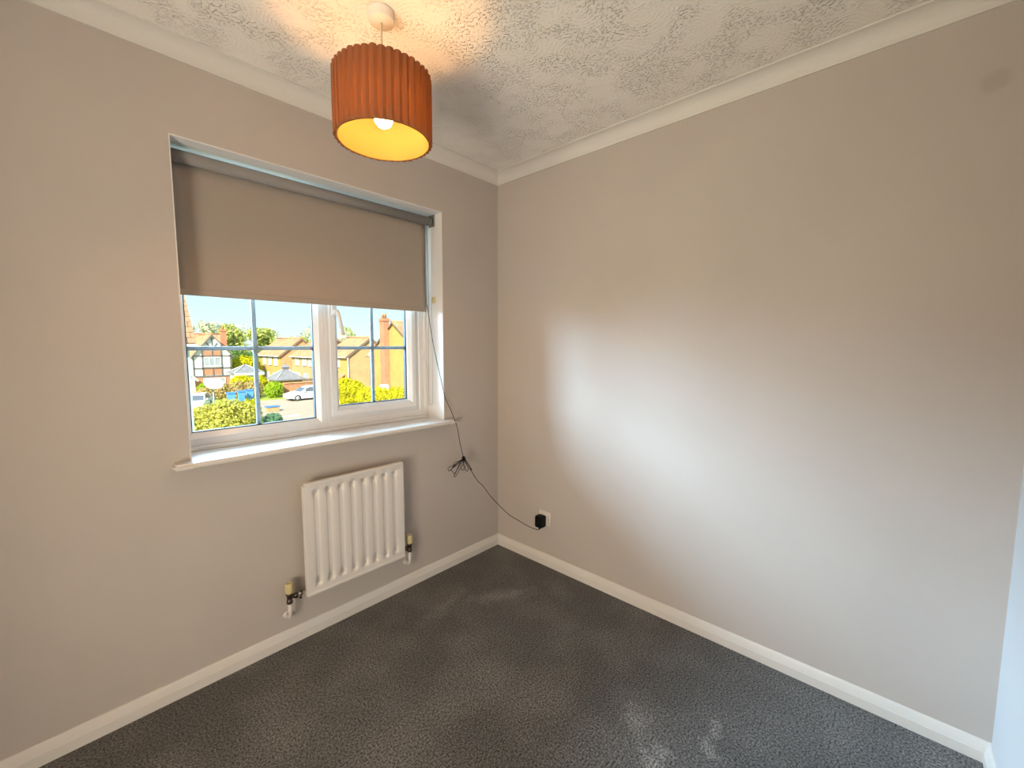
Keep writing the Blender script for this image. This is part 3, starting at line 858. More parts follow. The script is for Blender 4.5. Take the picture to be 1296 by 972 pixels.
# pleated drum
ZT, ZB, SR = 2.168, 1.970, 0.150
NP = 40
ring = []
for i in range(NP):
    a0 = 2 * PI * i / NP
    w = 2 * PI / NP
    for fr, dr in ((0.00, -0.0048), (0.40, -0.0048), (0.10, -0.0005), (0.50, 0.0034), (0.90, -0.0005), (0.60, -0.0048)):
        ring.append((a0 + fr * w, SR + dr))
n = len(ring)
sh = MB()
random.seed(2)
jig = [random.uniform(-0.0012, 0.0012) for _ in range(NP)]
zz = [ZT, ZT - 0.05, ZT - 0.10, ZT - 0.15, ZB]
for zi, z in enumerate(zz):
    for k, (a, r_) in enumerate(ring):
        j = jig[k // 6]
        dz = j * 1.4 if zi in (0, len(zz) - 1) else 0
        sh.v.append((LX + (r_ + j * 0.6 + 0.0006 * math.sin(zi * 1.7 + k)) * math.cos(a), LY + (r_ + j * 0.6) * math.sin(a), z + dz))
for zi in range(len(zz) - 1):
    for k in range(n):
        sh.f.append((zi * n + k, zi * n + (k + 1) % n, (zi + 1) * n + (k + 1) % n, (zi + 1) * n + k)); sh.sm.append(False)
sho = sh.build('lamp_shade', 'shade', lamp, normals=False)
li = MB().lathe([(SR - 0.0075, ZT), (SR - 0.0075, ZB)], (LX, LY, 0), 72, close=False)
li.build('shade_lining', 'lining', sho, normals=False)
for z in (ZT - 0.002, ZB + 0.002):
    MB().tube([(LX + (SR - 0.0078) * math.cos(2 * PI * i / 64), LY + (SR - 0.0078) * math.sin(2 * PI * i / 64), z) for i in range(65)], 0.0022, 6, caps=False).build('rim_ring', 'lining', sho)
sp = MB()
sp.tube([(LX + 0.020 * math.cos(2 * PI * i / 24), LY + 0.020 * math.sin(2 * PI * i / 24), 2.092) for i in range(25)], 0.0016, 6, caps=False)
for i in range(3):
    a = 0.5 + i * 2 * PI / 3
    sp.tube([(LX + 0.020 * math.cos(a), LY + 0.020 * math.sin(a), 2.092), (LX + 0.09 * math.cos(a), LY + 0.09 * math.sin(a), 2.108), (LX + (SR - 0.009) * math.cos(a), LY + (SR - 0.009) * math.sin(a), ZT - 0.004)], 0.0014, 6)
sp.build('spider_fitting', 'brass', sho)

# ================================================================== outside
GZ = -4.40
BX('ground', (-60, 1.0, GZ - 0.3), (130, 190, GZ), 'grass', kind='structure', label='sunlit lawn outside')
mb = MB()
mb.prism([(7.6, 24.0), (16.0, 24.0), (15.2, 35.0), (26.0, 42.0), (26.0, 45.6), (11.8, 46.0), (9.2, 42.0), (9.0, 36.0)], GZ, GZ + 0.03, 'z')
tag(mb.build('road', 'tarmac'), kind='structure', label='pale sunlit road and parking bay')

def leaves(mbx, c, rad_, n, size, rng, shell=0.55, flat=0.0):
    for _ in range(n):
        while True:
            d = Vector((rng.uniform(-1, 1), rng.uniform(-1, 1), rng.uniform(-1, 1)))
            if 0.05 < d.length <= 1: break
        d = d.normalized() * (shell + (1 - shell) * rng.random() ** 0.7) * rng.uniform(0.86, 1.08)
        p = Vector((c[0] + d.x * rad_[0], c[1] + d.y * rad_[1], c[2] + d.z * rad_[2]))
        nrm = (d + Vector((rng.uniform(-1, 1), rng.uniform(-1, 1), rng.uniform(-0.6, 1.2))) * 0.9).normalized()
        t = nrm.orthogonal().normalized()
        t = Matrix.Rotation(rng.uniform(0, 2 * PI), 3, nrm) @ t
        b = nrm.cross(t)
        s_ = size * rng.uniform(0.6, 1.3)
        k = len(mbx.v)
        mbx.v += [tuple(p - t * s_), tuple(p + b * s_ * 0.5 + nrm * s_ * 0.12), tuple(p + t * s_), tuple(p - b * s_ * 0.5 + nrm * s_ * 0.12)]
        mbx.f.append((k, k + 1, k + 2, k + 3)); mbx.sm.append(False)

def shrub(name, label, cat, blobs, m, n, size, seed, group=None, stems=True, stem_m='bark'):
    """blobs: list of (centre, radii); stands on the ground"""
    rng = random.Random(seed)
    c0 = blobs[0][0]
    root = empty(name, (c0[0], c0[1], GZ), label=label, cat=cat, group=group)
    mbx = MB()
    tot = sum(b[1][0] * b[1][2] + b[1][1] * b[1][2] for b in blobs)
    for c, r_ in blobs:
        leaves(mbx, c, r_, int(n * (r_[0] * r_[2] + r_[1] * r_[2]) / tot), size, rng)
    mbx.build('foliage', m, root, normals=False)
    if stems:
        st = MB()
        for c, r_ in blobs:
            st.tube([(c[0], c[1], GZ), (c[0] + 0.05, c[1], (c[2] + GZ) / 2), (c[0], c[1], c[2] + r_[2] * 0.5)], [0.07, 0.05, 0.02], 6)
        st.build('stem', stem_m, root)
    return root

def tree(label, x, y, h, r_, m, seed, n=900, size=0.42, group='trees behind the houses', crown=0.62):
    rng = random.Random(seed)
    root = empty('tree', (x, y, GZ), label=label, cat='tree', group=group)
    st = MB()
    st.tube([(x, y, GZ), (x + 0.1, y, GZ + h * 0.4), (x, y + 0.1, GZ + h * 0.9)], [0.28, 0.2, 0.05], 7)
    mbx = MB()
    for i in range(7):
        a = rng.uniform(0, 2 * PI); q = rng.uniform(0.15, 0.6) * r_
        cz = GZ + h * rng.uniform(1 - crown, 0.88)
        c = (x + math.cos(a) * q, y + math.sin(a) * q, cz)
        rb = r_ * rng.uniform(0.45, 0.7)
        leaves(mbx, c, (rb, rb, min(rb * 1.1, GZ + h - cz)), n // 7, size, rng, 0.35)
        st.tube([(x, y, GZ + h * 0.35), c], [0.1, 0.03], 5)
    st.build('trunk', 'bark', root)
    mbx.build('crown', m, root, normals=False)
    return root

# ---- house building blocks (ridge along 'x' or 'y')
def roof_slopes(parent, axis, a0, a1, c, half, ze, zr, m, over=0.25, courses=14, thick=0.10):
    """two slopes of stepped tile courses; a0..a1 along the ridge, c the ridge line, half the half width"""
    for s in (-1, 1):
        mbx = MB()
        run_ = half + over
        slope = (zr - ze) / half
        for i in range(courses):
            d0, d1 = run_ * i / courses, run_ * (i + 1) / courses + 0.04
            z0, z1 = zr - slope * d0, zr - slope * d1
            lo, up = 0.02, 0.055
            poly = [(c + s * d0, z0 + lo), (c + s * d1, z1 + up), (c + s * d1, z1 + up - 0.05), (c + s * d0, z0 + lo - thick)]
            mbx.prism(poly, a0, a1, 'y' if axis == 'y' else 'x')
        mbx.build('roof_slope', m, parent)
    rt = MB()
    pts = [(a0, c, zr + 0.05), (a1, c, zr + 0.05)] if axis == 'x' else [(c, a0, zr + 0.05), (c, a1, zr + 0.05)]
    rt.tube(pts, 0.12, 8)
    rt.build('ridge_tiles', m, parent)

def verge(parent, axis, a, c, half, ze, zr, m, over=0.25, th=0.05, depth=0.2, sgn=-1):
    slope = (zr - ze) / half
    mbx = MB()
    for s in (-1, 1):
        d1 = half + over
        poly = [(c, zr + 0.03), (c + s * d1, zr - slope * d1 + 0.03), (c + s * d1, zr - slope * d1 - depth), (c, zr - depth - 0.02)]
        mbx.prism(poly, a, a + sgn * th, axis)
    mbx.build('bargeboard', m, parent)

def house_walls(parent, axis, a0, a1, c, half, ze, zr, m):
    poly = [(c - half, GZ), (c + half, GZ), (c + half, ze), (c, zr - 0.06), (c - half, ze)]
    return MB().prism(poly, a0, a1, axis).build('walls', m, parent)

def house_window(parent, face, u, pos, z, w, h, lights=2, m='white_paint'):
    """face 'x': in the plane x = pos, looking to -x, centred at y = u; face 'y': in the plane y = pos"""
    def bxx(mm, u0, u1, z0, z1, d0, d1):
        if face == 'x': mm.box((pos - d1, u0, z0), (pos - d0, u1, z1))
        else: mm.box((u0, pos - d1, z0), (u1, pos - d0, z1))
    fr = MB(); t = 0.07
    bxx(fr, u - w / 2, u + w / 2, z - h / 2, z - h / 2 + t, 0.0, 0.08); bxx(fr, u - w / 2, u + w / 2, z + h / 2 - t, z + h / 2, 0.0, 0.08)
    for i in range(lights + 1):
        uc = u - w / 2 + t / 2 + (w - t) * i / lights
        bxx(fr, uc - t / 2, uc + t / 2, z - h / 2, z + h / 2, 0.0, 0.075)
    bxx(fr, u - w / 2 - 0.06, u + w / 2 + 0.06, z - h / 2 - 0.06, z - h / 2, 0.0, 0.12)
    fo_ = fr.build('window', m, parent)
    for i in range(lights):
        u0_ = u - w / 2 + t + (w - t) * i / lights; u1_ = u - w / 2 + (w - t) * (i + 1) / lights
        gp = MB(); bxx(gp, u0_, u1_, z - h / 2 + t, z + h / 2 - t, 0.0, 0.03)
        gp.build('pane', 'pane', fo_)

def chimney(parent, x0, x1, y0, y1, z0, z1, m, pots=1):
    st = MB(); st.box((x0, y0, z0), (x1, y1, z1))
    st.box((x0 - 0.06, y0 - 0.06, z1 - 0.28), (x1 + 0.06, y1 + 0.06, z1 - 0.12)); st.box((x0 - 0.03, y0 - 0.03, z1 - 0.12), (x1 + 0.03, y1 + 0.03, z1))
    c = st.build('chimney_stack', m, parent)
    for i in range(pots):
        px = (x0 + x1) / 2; py = y0 + (y1 - y0) * (i + 0.5) / pots
        MB().lathe([(0.0, z1), (0.13, z1), (0.10, z1 + 0.3), (0.13, z1 + 0.34), (0.13, z1 + 0.40), (0.0, z1 + 0.40)], (px, py, 0), 12).build('chimney_pot', 'roof_orange', c)
    return c

def aerial(parent, x, y, z0, z1):
    a = MB(); a.tube([(x, y, z0), (x, y, z1)], 0.025, 6); a.tube([(x - 0.1, y - 0.3, z1 - 0.1), (x + 0.1, y + 0.3, z1 - 0.1)], 0.02, 5)
    for i in range(5):
        t = -0.25 + 0.125 * i
        a.tube([(x + t * 0.33 - 0.15, y + t, z1 - 0.1), (x + t * 0.33 + 0.15, y + t, z1 - 0.1)], 0.012, 4)
    a.build('aerial', 'galv', parent)

# ---- half-timbered house
th = empty('timbered_house', (11.2, 60.8, GZ), label='white half-timbered gable house with clay roof and brick chimney', cat='house')
TC, THW, TE, TR, TY = 11.24, 2.02, 0.05, 2.60, 60.8
house_walls(th, 'y', TY, 64.4, TC, THW, TE, TR, 'render')
roof_slopes(th, 'y', TY - 0.25, 66.6, TC, THW, TE, TR, 'roof_orange', over=0.22)
verge(th, 'y', TY - 0.24, TC, THW, TE, TR, 'timber', over=0.25, depth=0.16)
# main block behind
MB().prism([(63.6, GZ), (70.0, GZ), (70.0, 0.0), (66.8, 2.55), (63.6, 0.0)], 7.0, 13.5, 'x').build('main_walls', 'render', th)
roof_slopes(th, 'x', 6.8, 13.7, 66.8, 3.2, 0.0, 2.72, 'roof_orange')
# brick infill, ground-floor brick
fy_ = TY - 0.03
BX('brick_panel', (10.25, fy_, -0.15), (12.15, TY, 0.95), 'brick_red', th)
BX('brick_panel', (10.25, fy_, -2.40), (12.15, TY, -1.62), 'brick_red', th)
BX('ground_floor_brick', (9.15, TY - 0.05, GZ), (13.3, TY, -2.56), 'brick_red', th)
for a, b, nm in (((10.13, -2.5), (10.27, 1.30), 'post'), ((12.10, -2.5), (12.24, 1.30), 'post'), ((9.2, -2.5), (9.34, 0.1), 'post'), ((13.05, -2.5), (13.2, 0.1), 'post'),
                 ((11.17, -2.4), (11.29, -1.6), 'post'), ((11.17, 0.0), (11.29, 0.95), 'post'),
                 ((9.2, -0.10), (13.2, 0.02), 'beam'), ((9.2, -1.62), (13.2, -1.48), 'beam'), ((9.0, -2.66), (13.35, -2.46), 'beam'), ((9.75, 0.88), (12.72, 1.02), 'beam'),
                 ((11.18, 1.25), (11.31, 2.15), 'post')):
    BX('timber_' + nm, (a[0], fy_ - 0.05, a[1]), (b[0], fy_, b[1]), 'timber', th)
for s in (-1, 1):
    MB().prism([(TC + s * 0.14, 1.05), (TC + s * 0.26, 1.05), (TC + s * 0.60, 1.50), (TC + s * 0.52, 1.60)], fy_ - 0.05, fy_, 'y').build('timber_brace', 'timber', th)
house_window(th, 'y', 11.2, fy_, -0.80, 1.75, 1.10, 3)
house_window(th, 'y', 11.3, TY - 0.05, -3.35, 2.3, 1.15, 4)
chimney(th, 12.55, 13.12, 61.9, 62.5, 0.6, 3.30, 'brick_red')
aerial(th, 12.4, 63.4, 2.3, 4.3)
# porch
po_ = MB().prism([(8.2, -2.75), (8.75, -2.05), (9.5, -2.95), (9.4, -3.05), (8.75, -2.25), (8.25, -2.85)], 59.6, 60.8, 'y')
po_.build('porch_gable', 'white_paint', th)
MB().box((9.0, 59.7, GZ), (9.12, 59.82, -2.6)).build('porch_post', 'white_paint', th)
MB().tube([(8.95, 60.6, GZ), (8.95, 60.6, -0.2)], 0.05, 8).build('downpipe', 'white_paint', th)

# ---- row of brick houses, fronts to the west
def brick_house(label, x0, half, y0, y1, ze, zr, front, gable, wins, roofm='roof_orange', name='brick_house', barge='barge'):
    h = empty(name, (x0 + half, y0, GZ), label=label, cat='house', group=None)
    c = x0 + half
    house_walls(h, 'y', y0, y1, c, half, ze, zr, gable)
    # separate front skin; where yellow, sunlight is put into its colour
    BX('front_wall', (x0 - 0.06, y0 + 0.02, GZ), (x0 - 0.001, y1 - 0.02, ze - 0.05), front, h)
    roof_slopes(h, 'y', y0 - 0.15, y1 + 0.15, c, half, ze, zr, roofm, over=0.35)
    verge(h, 'y', y0 - 0.14, c, half, ze, zr, barge, over=0.35, depth=0.24)
    BX('gutter', (x0 - 0.42, y0, ze - 0.36), (x0 - 0.30, y1, ze - 0.26), 'white_paint', h)
    for (u, z, w, hh, li_) in wins:
        house_window(h, 'x', u, x0 - 0.06, z, w, hh, li_)
    return h
hF = brick_house('brick house with front coloured sunlit yellow behind the grey slate pyramid roof', 19.15, 2.75, 61.0, 70.2, 0.05, 2.27, 'brick_yellow', 'brick_orange',
                 [(67.5, -0.95, 1.2, 1.1, 2), (65.2, -0.95, 1.2, 1.1, 2), (62.9, -0.95, 1.2, 1.1, 2), (66.5, -3.2, 1.6, 1.2, 3), (63.4, -3.2, 1.6, 1.2, 3)])
hG = brick_house('brick house with orange front and white windows behind the parked white hatchback', 20.3, 3.0, 52.7, 60.2, 0.05, 2.05, 'brick_orange', 'brick_orange',
                 [(58.3, -0.80, 1.1, 1.1, 2), (55.8, -0.80, 1.1, 1.1, 2), (53.75, -0.80, 1.1, 1.1, 2), (58.1, -2.95, 1.5, 1.1, 2), (55.4, -2.95, 1.3, 1.1, 2)])
hH = brick_house('brick house with broad orange gable end behind the lime hedge', 21.65, 2.86, 46.5, 52.2, 0.15, 2.26, 'brick_yellow', 'brick_orange',
                 [(49.0, -0.85, 0.9, 1.0, 2)])
MB().tube([(21.56, 46.38, GZ), (21.56, 46.38, -0.2)], 0.07, 8).build('downpipe', 'white_paint', hH)
MB().prism([(20.4, -2.9), (21.6, -2.1), (21.6, -2.25), (20.4, -3.05)], 47.2, 50.0, 'y').build('porch_roof', 'roof_orange', hH)

# ---- yellow house with tall chimney: gable to the west, ridge along x
hT = empty('yellow_house', (18.9, 32.0, GZ), label='yellow brick gable house with tall red chimney stack', cat='house')
house_walls(hT, 'x', 18.9, 28.0, 31.95, 3.3, 1.15, 3.38, 'brick_yellow')
roof_slopes(hT, 'x', 18.72, 28.2, 31.95, 3.3, 1.15, 3.38, 'roof_orange', over=0.3)
verge(hT, 'x', 18.76, 31.95, 3.3, 1.15, 3.38, 'barge', over=0.3, depth=0.12)
cs = chimney(hT, 18.35, 18.9, 32.70, 33.42, GZ, 3.75, 'brick_red', 2)
aerial(hT, 18.6, 31.95, 3.3, 4.6)
MB().prism([(31.9, -2.55), (32.25, -2.2), (32.6, -2.6), (32.6, -2.75), (32.25, -2.4), (31.9, -2.7)], 17.6, 18.35, 'x').build('door_canopy', 'white_paint', hT)

# ---- neighbouring house at the left with a big tiled roof
nb = empty('neighbour_house', (1.1, 15.4, GZ), label='close neighbouring house with weathered clay roof slope and white fascia', cat='house')
AX, AY, AE = 1.30, 15.45, 1.34
MB().prism([(AY + 0.25, GZ), (21.0, GZ), (21.0, AE), (AY + 2.8, AE + 3.2), (AY + 0.25, AE)], -5.0, AX - 0.17, 'x').build('walls', 'render_shaded', nb)
BX('fascia', (-5.0, AY + 0.02, AE - 0.17), (AX + 0.03, AY + 0.10, AE + 0.0), 'white_paint', nb)
sl = Vector((0, 2.55, 3.2)).normalized()
MB().prism([(AY + 0.05, AE + 0.0), (AY + 2.8, AE + 3.35), (AY + 2.8, AE + 3.2), (AY + 0.2, AE)], -5.0, AX - 0.05, 'x').build('roof_deck', 'barge', nb)
MB().prism([(AY + 2.8, AE + 3.35), (21.2, AE - 0.1), (21.2, AE - 0.25), (AY + 2.8, AE + 3.2)], -5.0, AX - 0.05, 'x').build('rear_slope', 'roof_near', nb)
# individually laid tiles near the verge, the ones the window shows
tw, tg = 0.235, 0.235
tm = MB(); tm.box((-tw / 2 + 0.011, -0.004, -0.016), (tw / 2 - 0.011, tg - 0.012, 0.020))
tme = None
ang = math.atan2(3.35, 2.75)
rng = random.Random(7)
for row in range(11):
    for colm in range(5):
        half_t = (row % 2 == 1 and colm == 0)
        x = AX - (tw * 0.25 if half_t else tw * (colm + 0.5 - (0.5 if row % 2 else 0)))
        base = Vector((x, AY + 0.02, AE + 0.03)) + Vector((0, math.cos(ang), math.sin(ang))) * tg * row
        if tme is None:
            to = tm.build('roof_tile', 'roof_near', nb); tme = to.data
        else:
            to = bpy.data.objects.new('roof_tile', tme); COL.objects.link(to); to.parent = nb
        to.location = base - world_loc(nb)
        to.scale = (0.5 if half_t else 1.0, 1, 1)
        to.rotation_euler = (ang - 0.05 + rng.uniform(-0.02, 0.02), rng.uniform(-0.03, 0.03), 0)

# ---- low slate roofs
def pyramid(label, x, y, half, ze, za, wallm, finial, name='garage'):
    g = empty(name, (x, y, GZ), label=label, cat='garage')
    BX('walls', (x - half + 0.25, y - half + 0.25, GZ), (x + half - 0.25, y + half - 0.25, ze), wallm, g)
    rf = MB()
    k = half
    rf.add([(x - k, y - k, ze), (x + k, y - k, ze), (x + k, y + k, ze), (x - k, y + k, ze), (x, y, za), (x - k, y - k, ze - 0.12), (x + k, y - k, ze - 0.12), (x + k, y + k, ze - 0.12), (x - k, y + k, ze - 0.12)],
           [(0, 1, 4), (1, 2, 4), (2, 3, 4), (3, 0, 4), (0, 1, 6, 5), (1, 2, 7, 6), (2, 3, 8, 7), (3, 0, 5, 8), (5, 6, 7, 8)])
    rf.build('hipped_roof', 'slate', g)
    hp_ = MB()
    for sx, sy_ in ((-1, -1), (1, -1), (-1, 1), (1, 1)):
        hp_.tube([(x + sx * k, y + sy_ * k, ze + 0.03), (x, y, za + 0.03)], 0.06, 5)
    hp_.build('hip_tiles', 'kerb', g)
    if finial:
        fi = MB()
        fi.box((x - 0.32, y - 0.32, za - 0.35), (x + 0.32, y + 0.32, za + 0.05))
        fi.add([(x - 0.42, y - 0.42, za + 0.05), (x + 0.42, y - 0.42, za + 0.05), (x + 0.42, y + 0.42, za + 0.05), (x - 0.42, y + 0.42, za + 0.05), (x, y, za + 0.5)], [(0, 1, 4), (1, 2, 4), (2, 3, 4), (3, 0, 4), (3, 2, 1, 0)])
        fi.lathe([(0.0, za + 0.4), (0.07, za + 0.45), (0.09, za + 0.55), (0.0, za + 0.65)], (x, y, 0), 8)
        fi.build('finial', 'slate', g)
    else:
        BX('fascia', (x - k, y - k - 0.03, ze - 0.28), (x + k, y - k, ze - 0.02), 'white_paint', g)
    return g
pyramid('garage with low grey slate roof and white fascia beside the timbered house', 13.4, 55.8, 1.55, -1.95, -1.05, 'render', False)
pyramid('small building with grey slate pyramid roof and finial behind the brick wall', 16.9, 53.0, 1.65, -2.75, -1.45, 'brick_orange', True)

# ---- boundary wall and fence
bw = empty('boundary_wall', (18, 48.6, GZ), label='low red brick boundary wall behind the parked white car', cat='wall')
BX('brickwork', (15.2, 48.6, GZ), (21.4, 48.85, -3.0), 'brick_red', bw)
BX('coping', (15.15, 48.52, -3.0), (21.45, 48.93, -2.9), 'brick_orange', bw)
fn = empty('garden_fence', (19.4, 52.0, GZ), label='dark timber garden fence in front of the orange brick house', cat='fence')
for i in range(12):
    x = 18.0 + i * 0.19
    BX('fence_board', (x, 51.0, GZ), (x + 0.17, 51.03, -2.75 + 0.02 * (i % 2)), 'barge', fn)
lw = empty('garden_wall', (17.3, 41.5, GZ), label='low brick garden wall at the end of the lime hedge', cat='wall')
BX('brickwork', (17.3, 41.4, GZ), (19.6, 41.65, -2.95), 'brick_orange', lw)
BX('coping', (17.25, 41.33, -2.95), (19.65, 41.72, -2.80), 'barge', lw)

# ---- hedges and shrubs
def hb(x, y, z, rx, ry, rz): return ((x, y, z), (rx, ry, rz))
shrub('hedge_shrub', 'big yellow-green shrub below the window', 'shrub',
      [hb(4.4, 31.0, -3.5, 1.3, 1.0, 1.0), hb(5.5, 30.6, -3.35, 1.2, 1.0, 1.15), hb(6.4, 30.6, -3.5, 1.0, 0.9, 1.0), hb(5.0, 30.0, -3.9, 1.8, 0.9, 0.7), hb(3.4, 30.4, -3.9, 1.0, 0.9, 0.8)], 'leaf_olive', 8500, 0.11, 1)
shrub('lime_shrub', 'rounded lime green shrub beside the blue bins', 'shrub', [hb(7.65, 33.6, -3.55, 0.75, 0.7, 0.85), hb(7.7, 33.4, -3.9, 0.7, 0.6, 0.6)], 'leaf_lime', 2200, 0.10, 2)
shrub('conifer_shrub', 'low blue-green shrub at the edge of the road', 'shrub', [hb(8.45, 31.2, -4.02, 0.60, 0.55, 0.48), hb(8.2, 31.0, -4.15, 0.5, 0.5, 0.3)], 'leaf_teal', 2200, 0.075, 3)
shrub('ground_shrub', 'patch of yellow ground-cover plants by the kerb', 'shrub', [hb(9.4, 31.0, -4.33, 0.7, 0.4, 0.16)], 'leaf_olive', 500, 0.08, 33, stems=False)
shrub('tan_hedge', 'tan beech hedge behind the blue bins', 'hedge',
      [hb(8.4, 51.0, -3.75, 1.0, 0.7, 0.75), hb(9.8, 50.6, -3.55, 1.0, 0.7, 0.95), hb(11.2, 50.0, -3.5, 1.0, 0.7, 1.0), hb(12.4, 49.5, -3.5, 1.0, 0.7, 1.0)], 'leaf_tan', 4200, 0.14, 4)
shrub('round_bush', 'round bright green bush at the end of the brick wall', 'bush', [hb(14.0, 48.2, -3.55, 0.95, 0.8, 0.95), hb(14.3, 48.0, -3.3, 0.6, 0.6, 0.6)], 'leaf_mid', 2600, 0.12, 5)
shrub('garden_bush', 'lime green bush in front of the low slate roof', 'bush', [hb(11.9, 51.8, -2.75, 1.1, 0.7, 0.75), hb(13.4, 51.0, -2.8, 0.9, 0.7, 0.7)], 'leaf_lime', 2600, 0.14, 6)
shrub('front_bush', 'small green bush by the timbered house front', 'bush', [hb(9.3, 56.0, -3.75, 0.75, 0.7, 0.75)], 'leaf_mid', 1200, 0.13, 7)
hl = [hb(14.7 + 0.85 * i, 36.9 - 0.02 * i, -3.45, 0.85, 0.8, 1.02 + 0.06 * (i % 2)) for i in range(4)]
shrub('lime_hedge', 'clipped lime green hedge in front of the orange gable house', 'hedge', hl + [hb(15.6, 36.2, -4.0, 1.6, 0.7, 0.6), hb(16.6, 36.5, -4.0, 1.4, 0.7, 0.6)], 'leaf_lime', 7000, 0.105, 8)
shrub('tall_lime_bush', 'taller lime bush rising behind the clipped hedge', 'bush', [hb(18.3, 40.3, -2.75, 0.95, 0.8, 0.75), hb(19.1, 39.8, -3.1, 0.9, 0.8, 0.8)], 'leaf_lime', 2600, 0.12, 9)
hr = [hb(17.02, 34.6 - 0.92 * i, -3.4 + 0.06 * i, 0.50, 0.75, 1.0) for i in range(0, 8)]
shrub('house_hedge', 'lime green hedge at the foot of the yellow brick house', 'hedge', hr, 'leaf_lime', 7000, 0.095, 10)
shrub('lawn_hedge', 'bright green clipped hedge bank behind the timbered house', 'hedge', [hb(16.0, 67, -2.2, 1.9, 1.2, 2.0), hb(17.4, 67, -2.3, 1.2, 1.2, 2.0)], 'leaf_lime', 3200, 0.22, 11)
shrub('dark_hedge', 'dark green hedge under the trees beyond the lawn', 'hedge', [hb(17.2, 74, -0.9, 1.6, 1.2, 1.4), hb(20.0, 74.5, -0.9, 1.6, 1.2, 1.3)], 'leaf_dark', 2200, 0.26, 12)

# ---- trees
TREES = [(11.2, 92, 9.4, 2.2, 'leaf_pale', 0), (15.2, 98, 10.9, 2.4, 'leaf_pale', 0), (17.6, 91, 10.4, 2.2, 'leaf_pale', 0),
         (19.6, 85, 9.6, 2.2, 'leaf_tree', 1), (22.6, 79.5, 8.8, 2.4, 'leaf_tree', 1), (26.6, 88, 9.0, 2.6, 'leaf_tree', 2),
         (29.0, 81.5, 8.5, 2.4, 'leaf_tree', 2), (33.2, 90, 9.6, 2.2, 'leaf_pale', 3), (34.6, 84, 9.9, 2.2, 'leaf_tree', 2),
         (37.2, 79, 9.4, 2.0, 'leaf_pale', 3), (40.6, 84, 10.0, 2.2, 'leaf_tree', 2),
         (21.8, 98, 10.2, 2.6, 'leaf_tree', 1), (25.2, 103, 10.4, 2.8, 'leaf_pale', 3), (29.6, 96, 9.8, 2.6, 'leaf_pale', 3), (38.2, 92, 10.2, 2.6, 'leaf_pale', 3)]
TREE_LABEL = ['pale half-bare tree behind the ridge of the timbered house', 'leafy yellow-green tree beside the chimney of the timbered house',
              'leafy yellow-green tree behind the roofs of the brick houses', 'pale half-bare tree behind the roofs of the brick houses']
for i, (x, y, h, r_, mm, k) in enumerate(TREES):
    tree(TREE_LABEL[k], x, y, h, r_, mm, 40 + i, n=650 if mm == 'leaf_pale' else 1500, size=0.34, group=('pale trees ', 'leafy trees ', 'leafy trees ', 'pale trees ')[k] + TREE_LABEL[k].split(' tree ')[1])

# ---- bins
def bin_(x, y, label, s=1.0, lean=0.0):
    b = empty('wheelie_bin', (x, y, GZ), label=label, cat='bin', group='blue wheelie bins by the hedge')
    m = MB()
    w0, w1, h = 0.22 * s, 0.29 * s, 1.0 * s
    m.add([(x - w0, y - w0, GZ + 0.05), (x + w0, y - w0, GZ + 0.05), (x + w0, y + w0, GZ + 0.05), (x - w0, y + w0, GZ + 0.05),
           (x - w1, y - w1, GZ + h), (x + w1, y - w1, GZ + h), (x + w1, y + w1, GZ + h), (x - w1, y + w1, GZ + h)],
          [(3, 2, 1, 0), (4, 5, 6, 7), (0, 1, 5, 4), (1, 2, 6, 5), (2, 3, 7, 6), (3, 0, 4, 7)])
    m.build('tub', 'bin_blue', b)
    l_ = MB().prism([(y - w1 - 0.05, GZ + h), (y + w1 + 0.04, GZ + h), (y + w1 + 0.04, GZ + h + 0.12), (y, GZ + h + 0.14), (y - w1 - 0.05, GZ + h + 0.05)], x - w1 - 0.03, x + w1 + 0.03, 'x')
    l_.build('lid', 'bin_dark', b)
    for sx in (-1, 1):
        MB().lathe([(0.0, 0), (0.1, 0), (0.1, 0.05), (0.0, 0.05)], (x + sx * w0 - 0.025, y + w0, GZ + 0.1), 12, 'x').build('wheel', 'tyre', b)
    return b
bin_(9.3, 45.4, 'blue wheelie bin standing apart with its lid turned to the road', 1.05)
bin_(10.55, 46.9, 'blue wheelie bin between two others by the tan hedge')
bin_(11.5, 47.7, 'blue wheelie bin last in the row by the tan hedge')
rb = empty('recycling_box', (10.3, 37.6, GZ), label='low open recycling crate with blue lid at the road edge', cat='crate')
MB().box((9.95, 37.3, GZ + 0.03), (10.9, 37.9, GZ + 0.42), 0.03).build('crate', 'brick_orange', rb)
MB().box((9.9, 37.25, GZ + 0.42), (10.95, 37.95, GZ + 0.50), 0.03).build('lid', 'bin_dark', rb)
BX('path_slab', (9.6, 33.6, GZ), (11.2, 34.2, GZ + 0.06), 'kerb', label='grey stone slab edging the planting by the road', cat='kerb')

# ---- satellite dish
ds = empty('satellite_dish', (6.05, 36.0, GZ), label='white satellite dish on a grey pole behind the yellow-green shrub', cat='dish')
dm = MB()
prof = [(0.66 * t / 10, 0.16 * (t / 10) ** 2) for t in range(11)]
dm.lathe(prof, (0, 0, 0), 40, 'y', close=False)
do = dm.build('reflector', 'dish', ds, normals=False)
do.location = Vector((5.95, 35.9, -1.62)) - world_loc(ds)
do.rotation_euler = (math.radians(26), 0, math.radians(-165))
do.scale = (1.0, 1.0, 0.68)
sdm = do.modifiers.new('thickness', 'SOLIDIFY'); sdm.thickness = 0.02
MB().tube([(5.95, 36.0, GZ), (5.95, 36.0, -1.75)], 0.05, 10).build('pole', 'galv', ds)
MB().tube([(5.95, 35.9, -2.1), (5.93, 35.4, -1.85)], 0.02, 6).build('feed_arm', 'galv', ds)

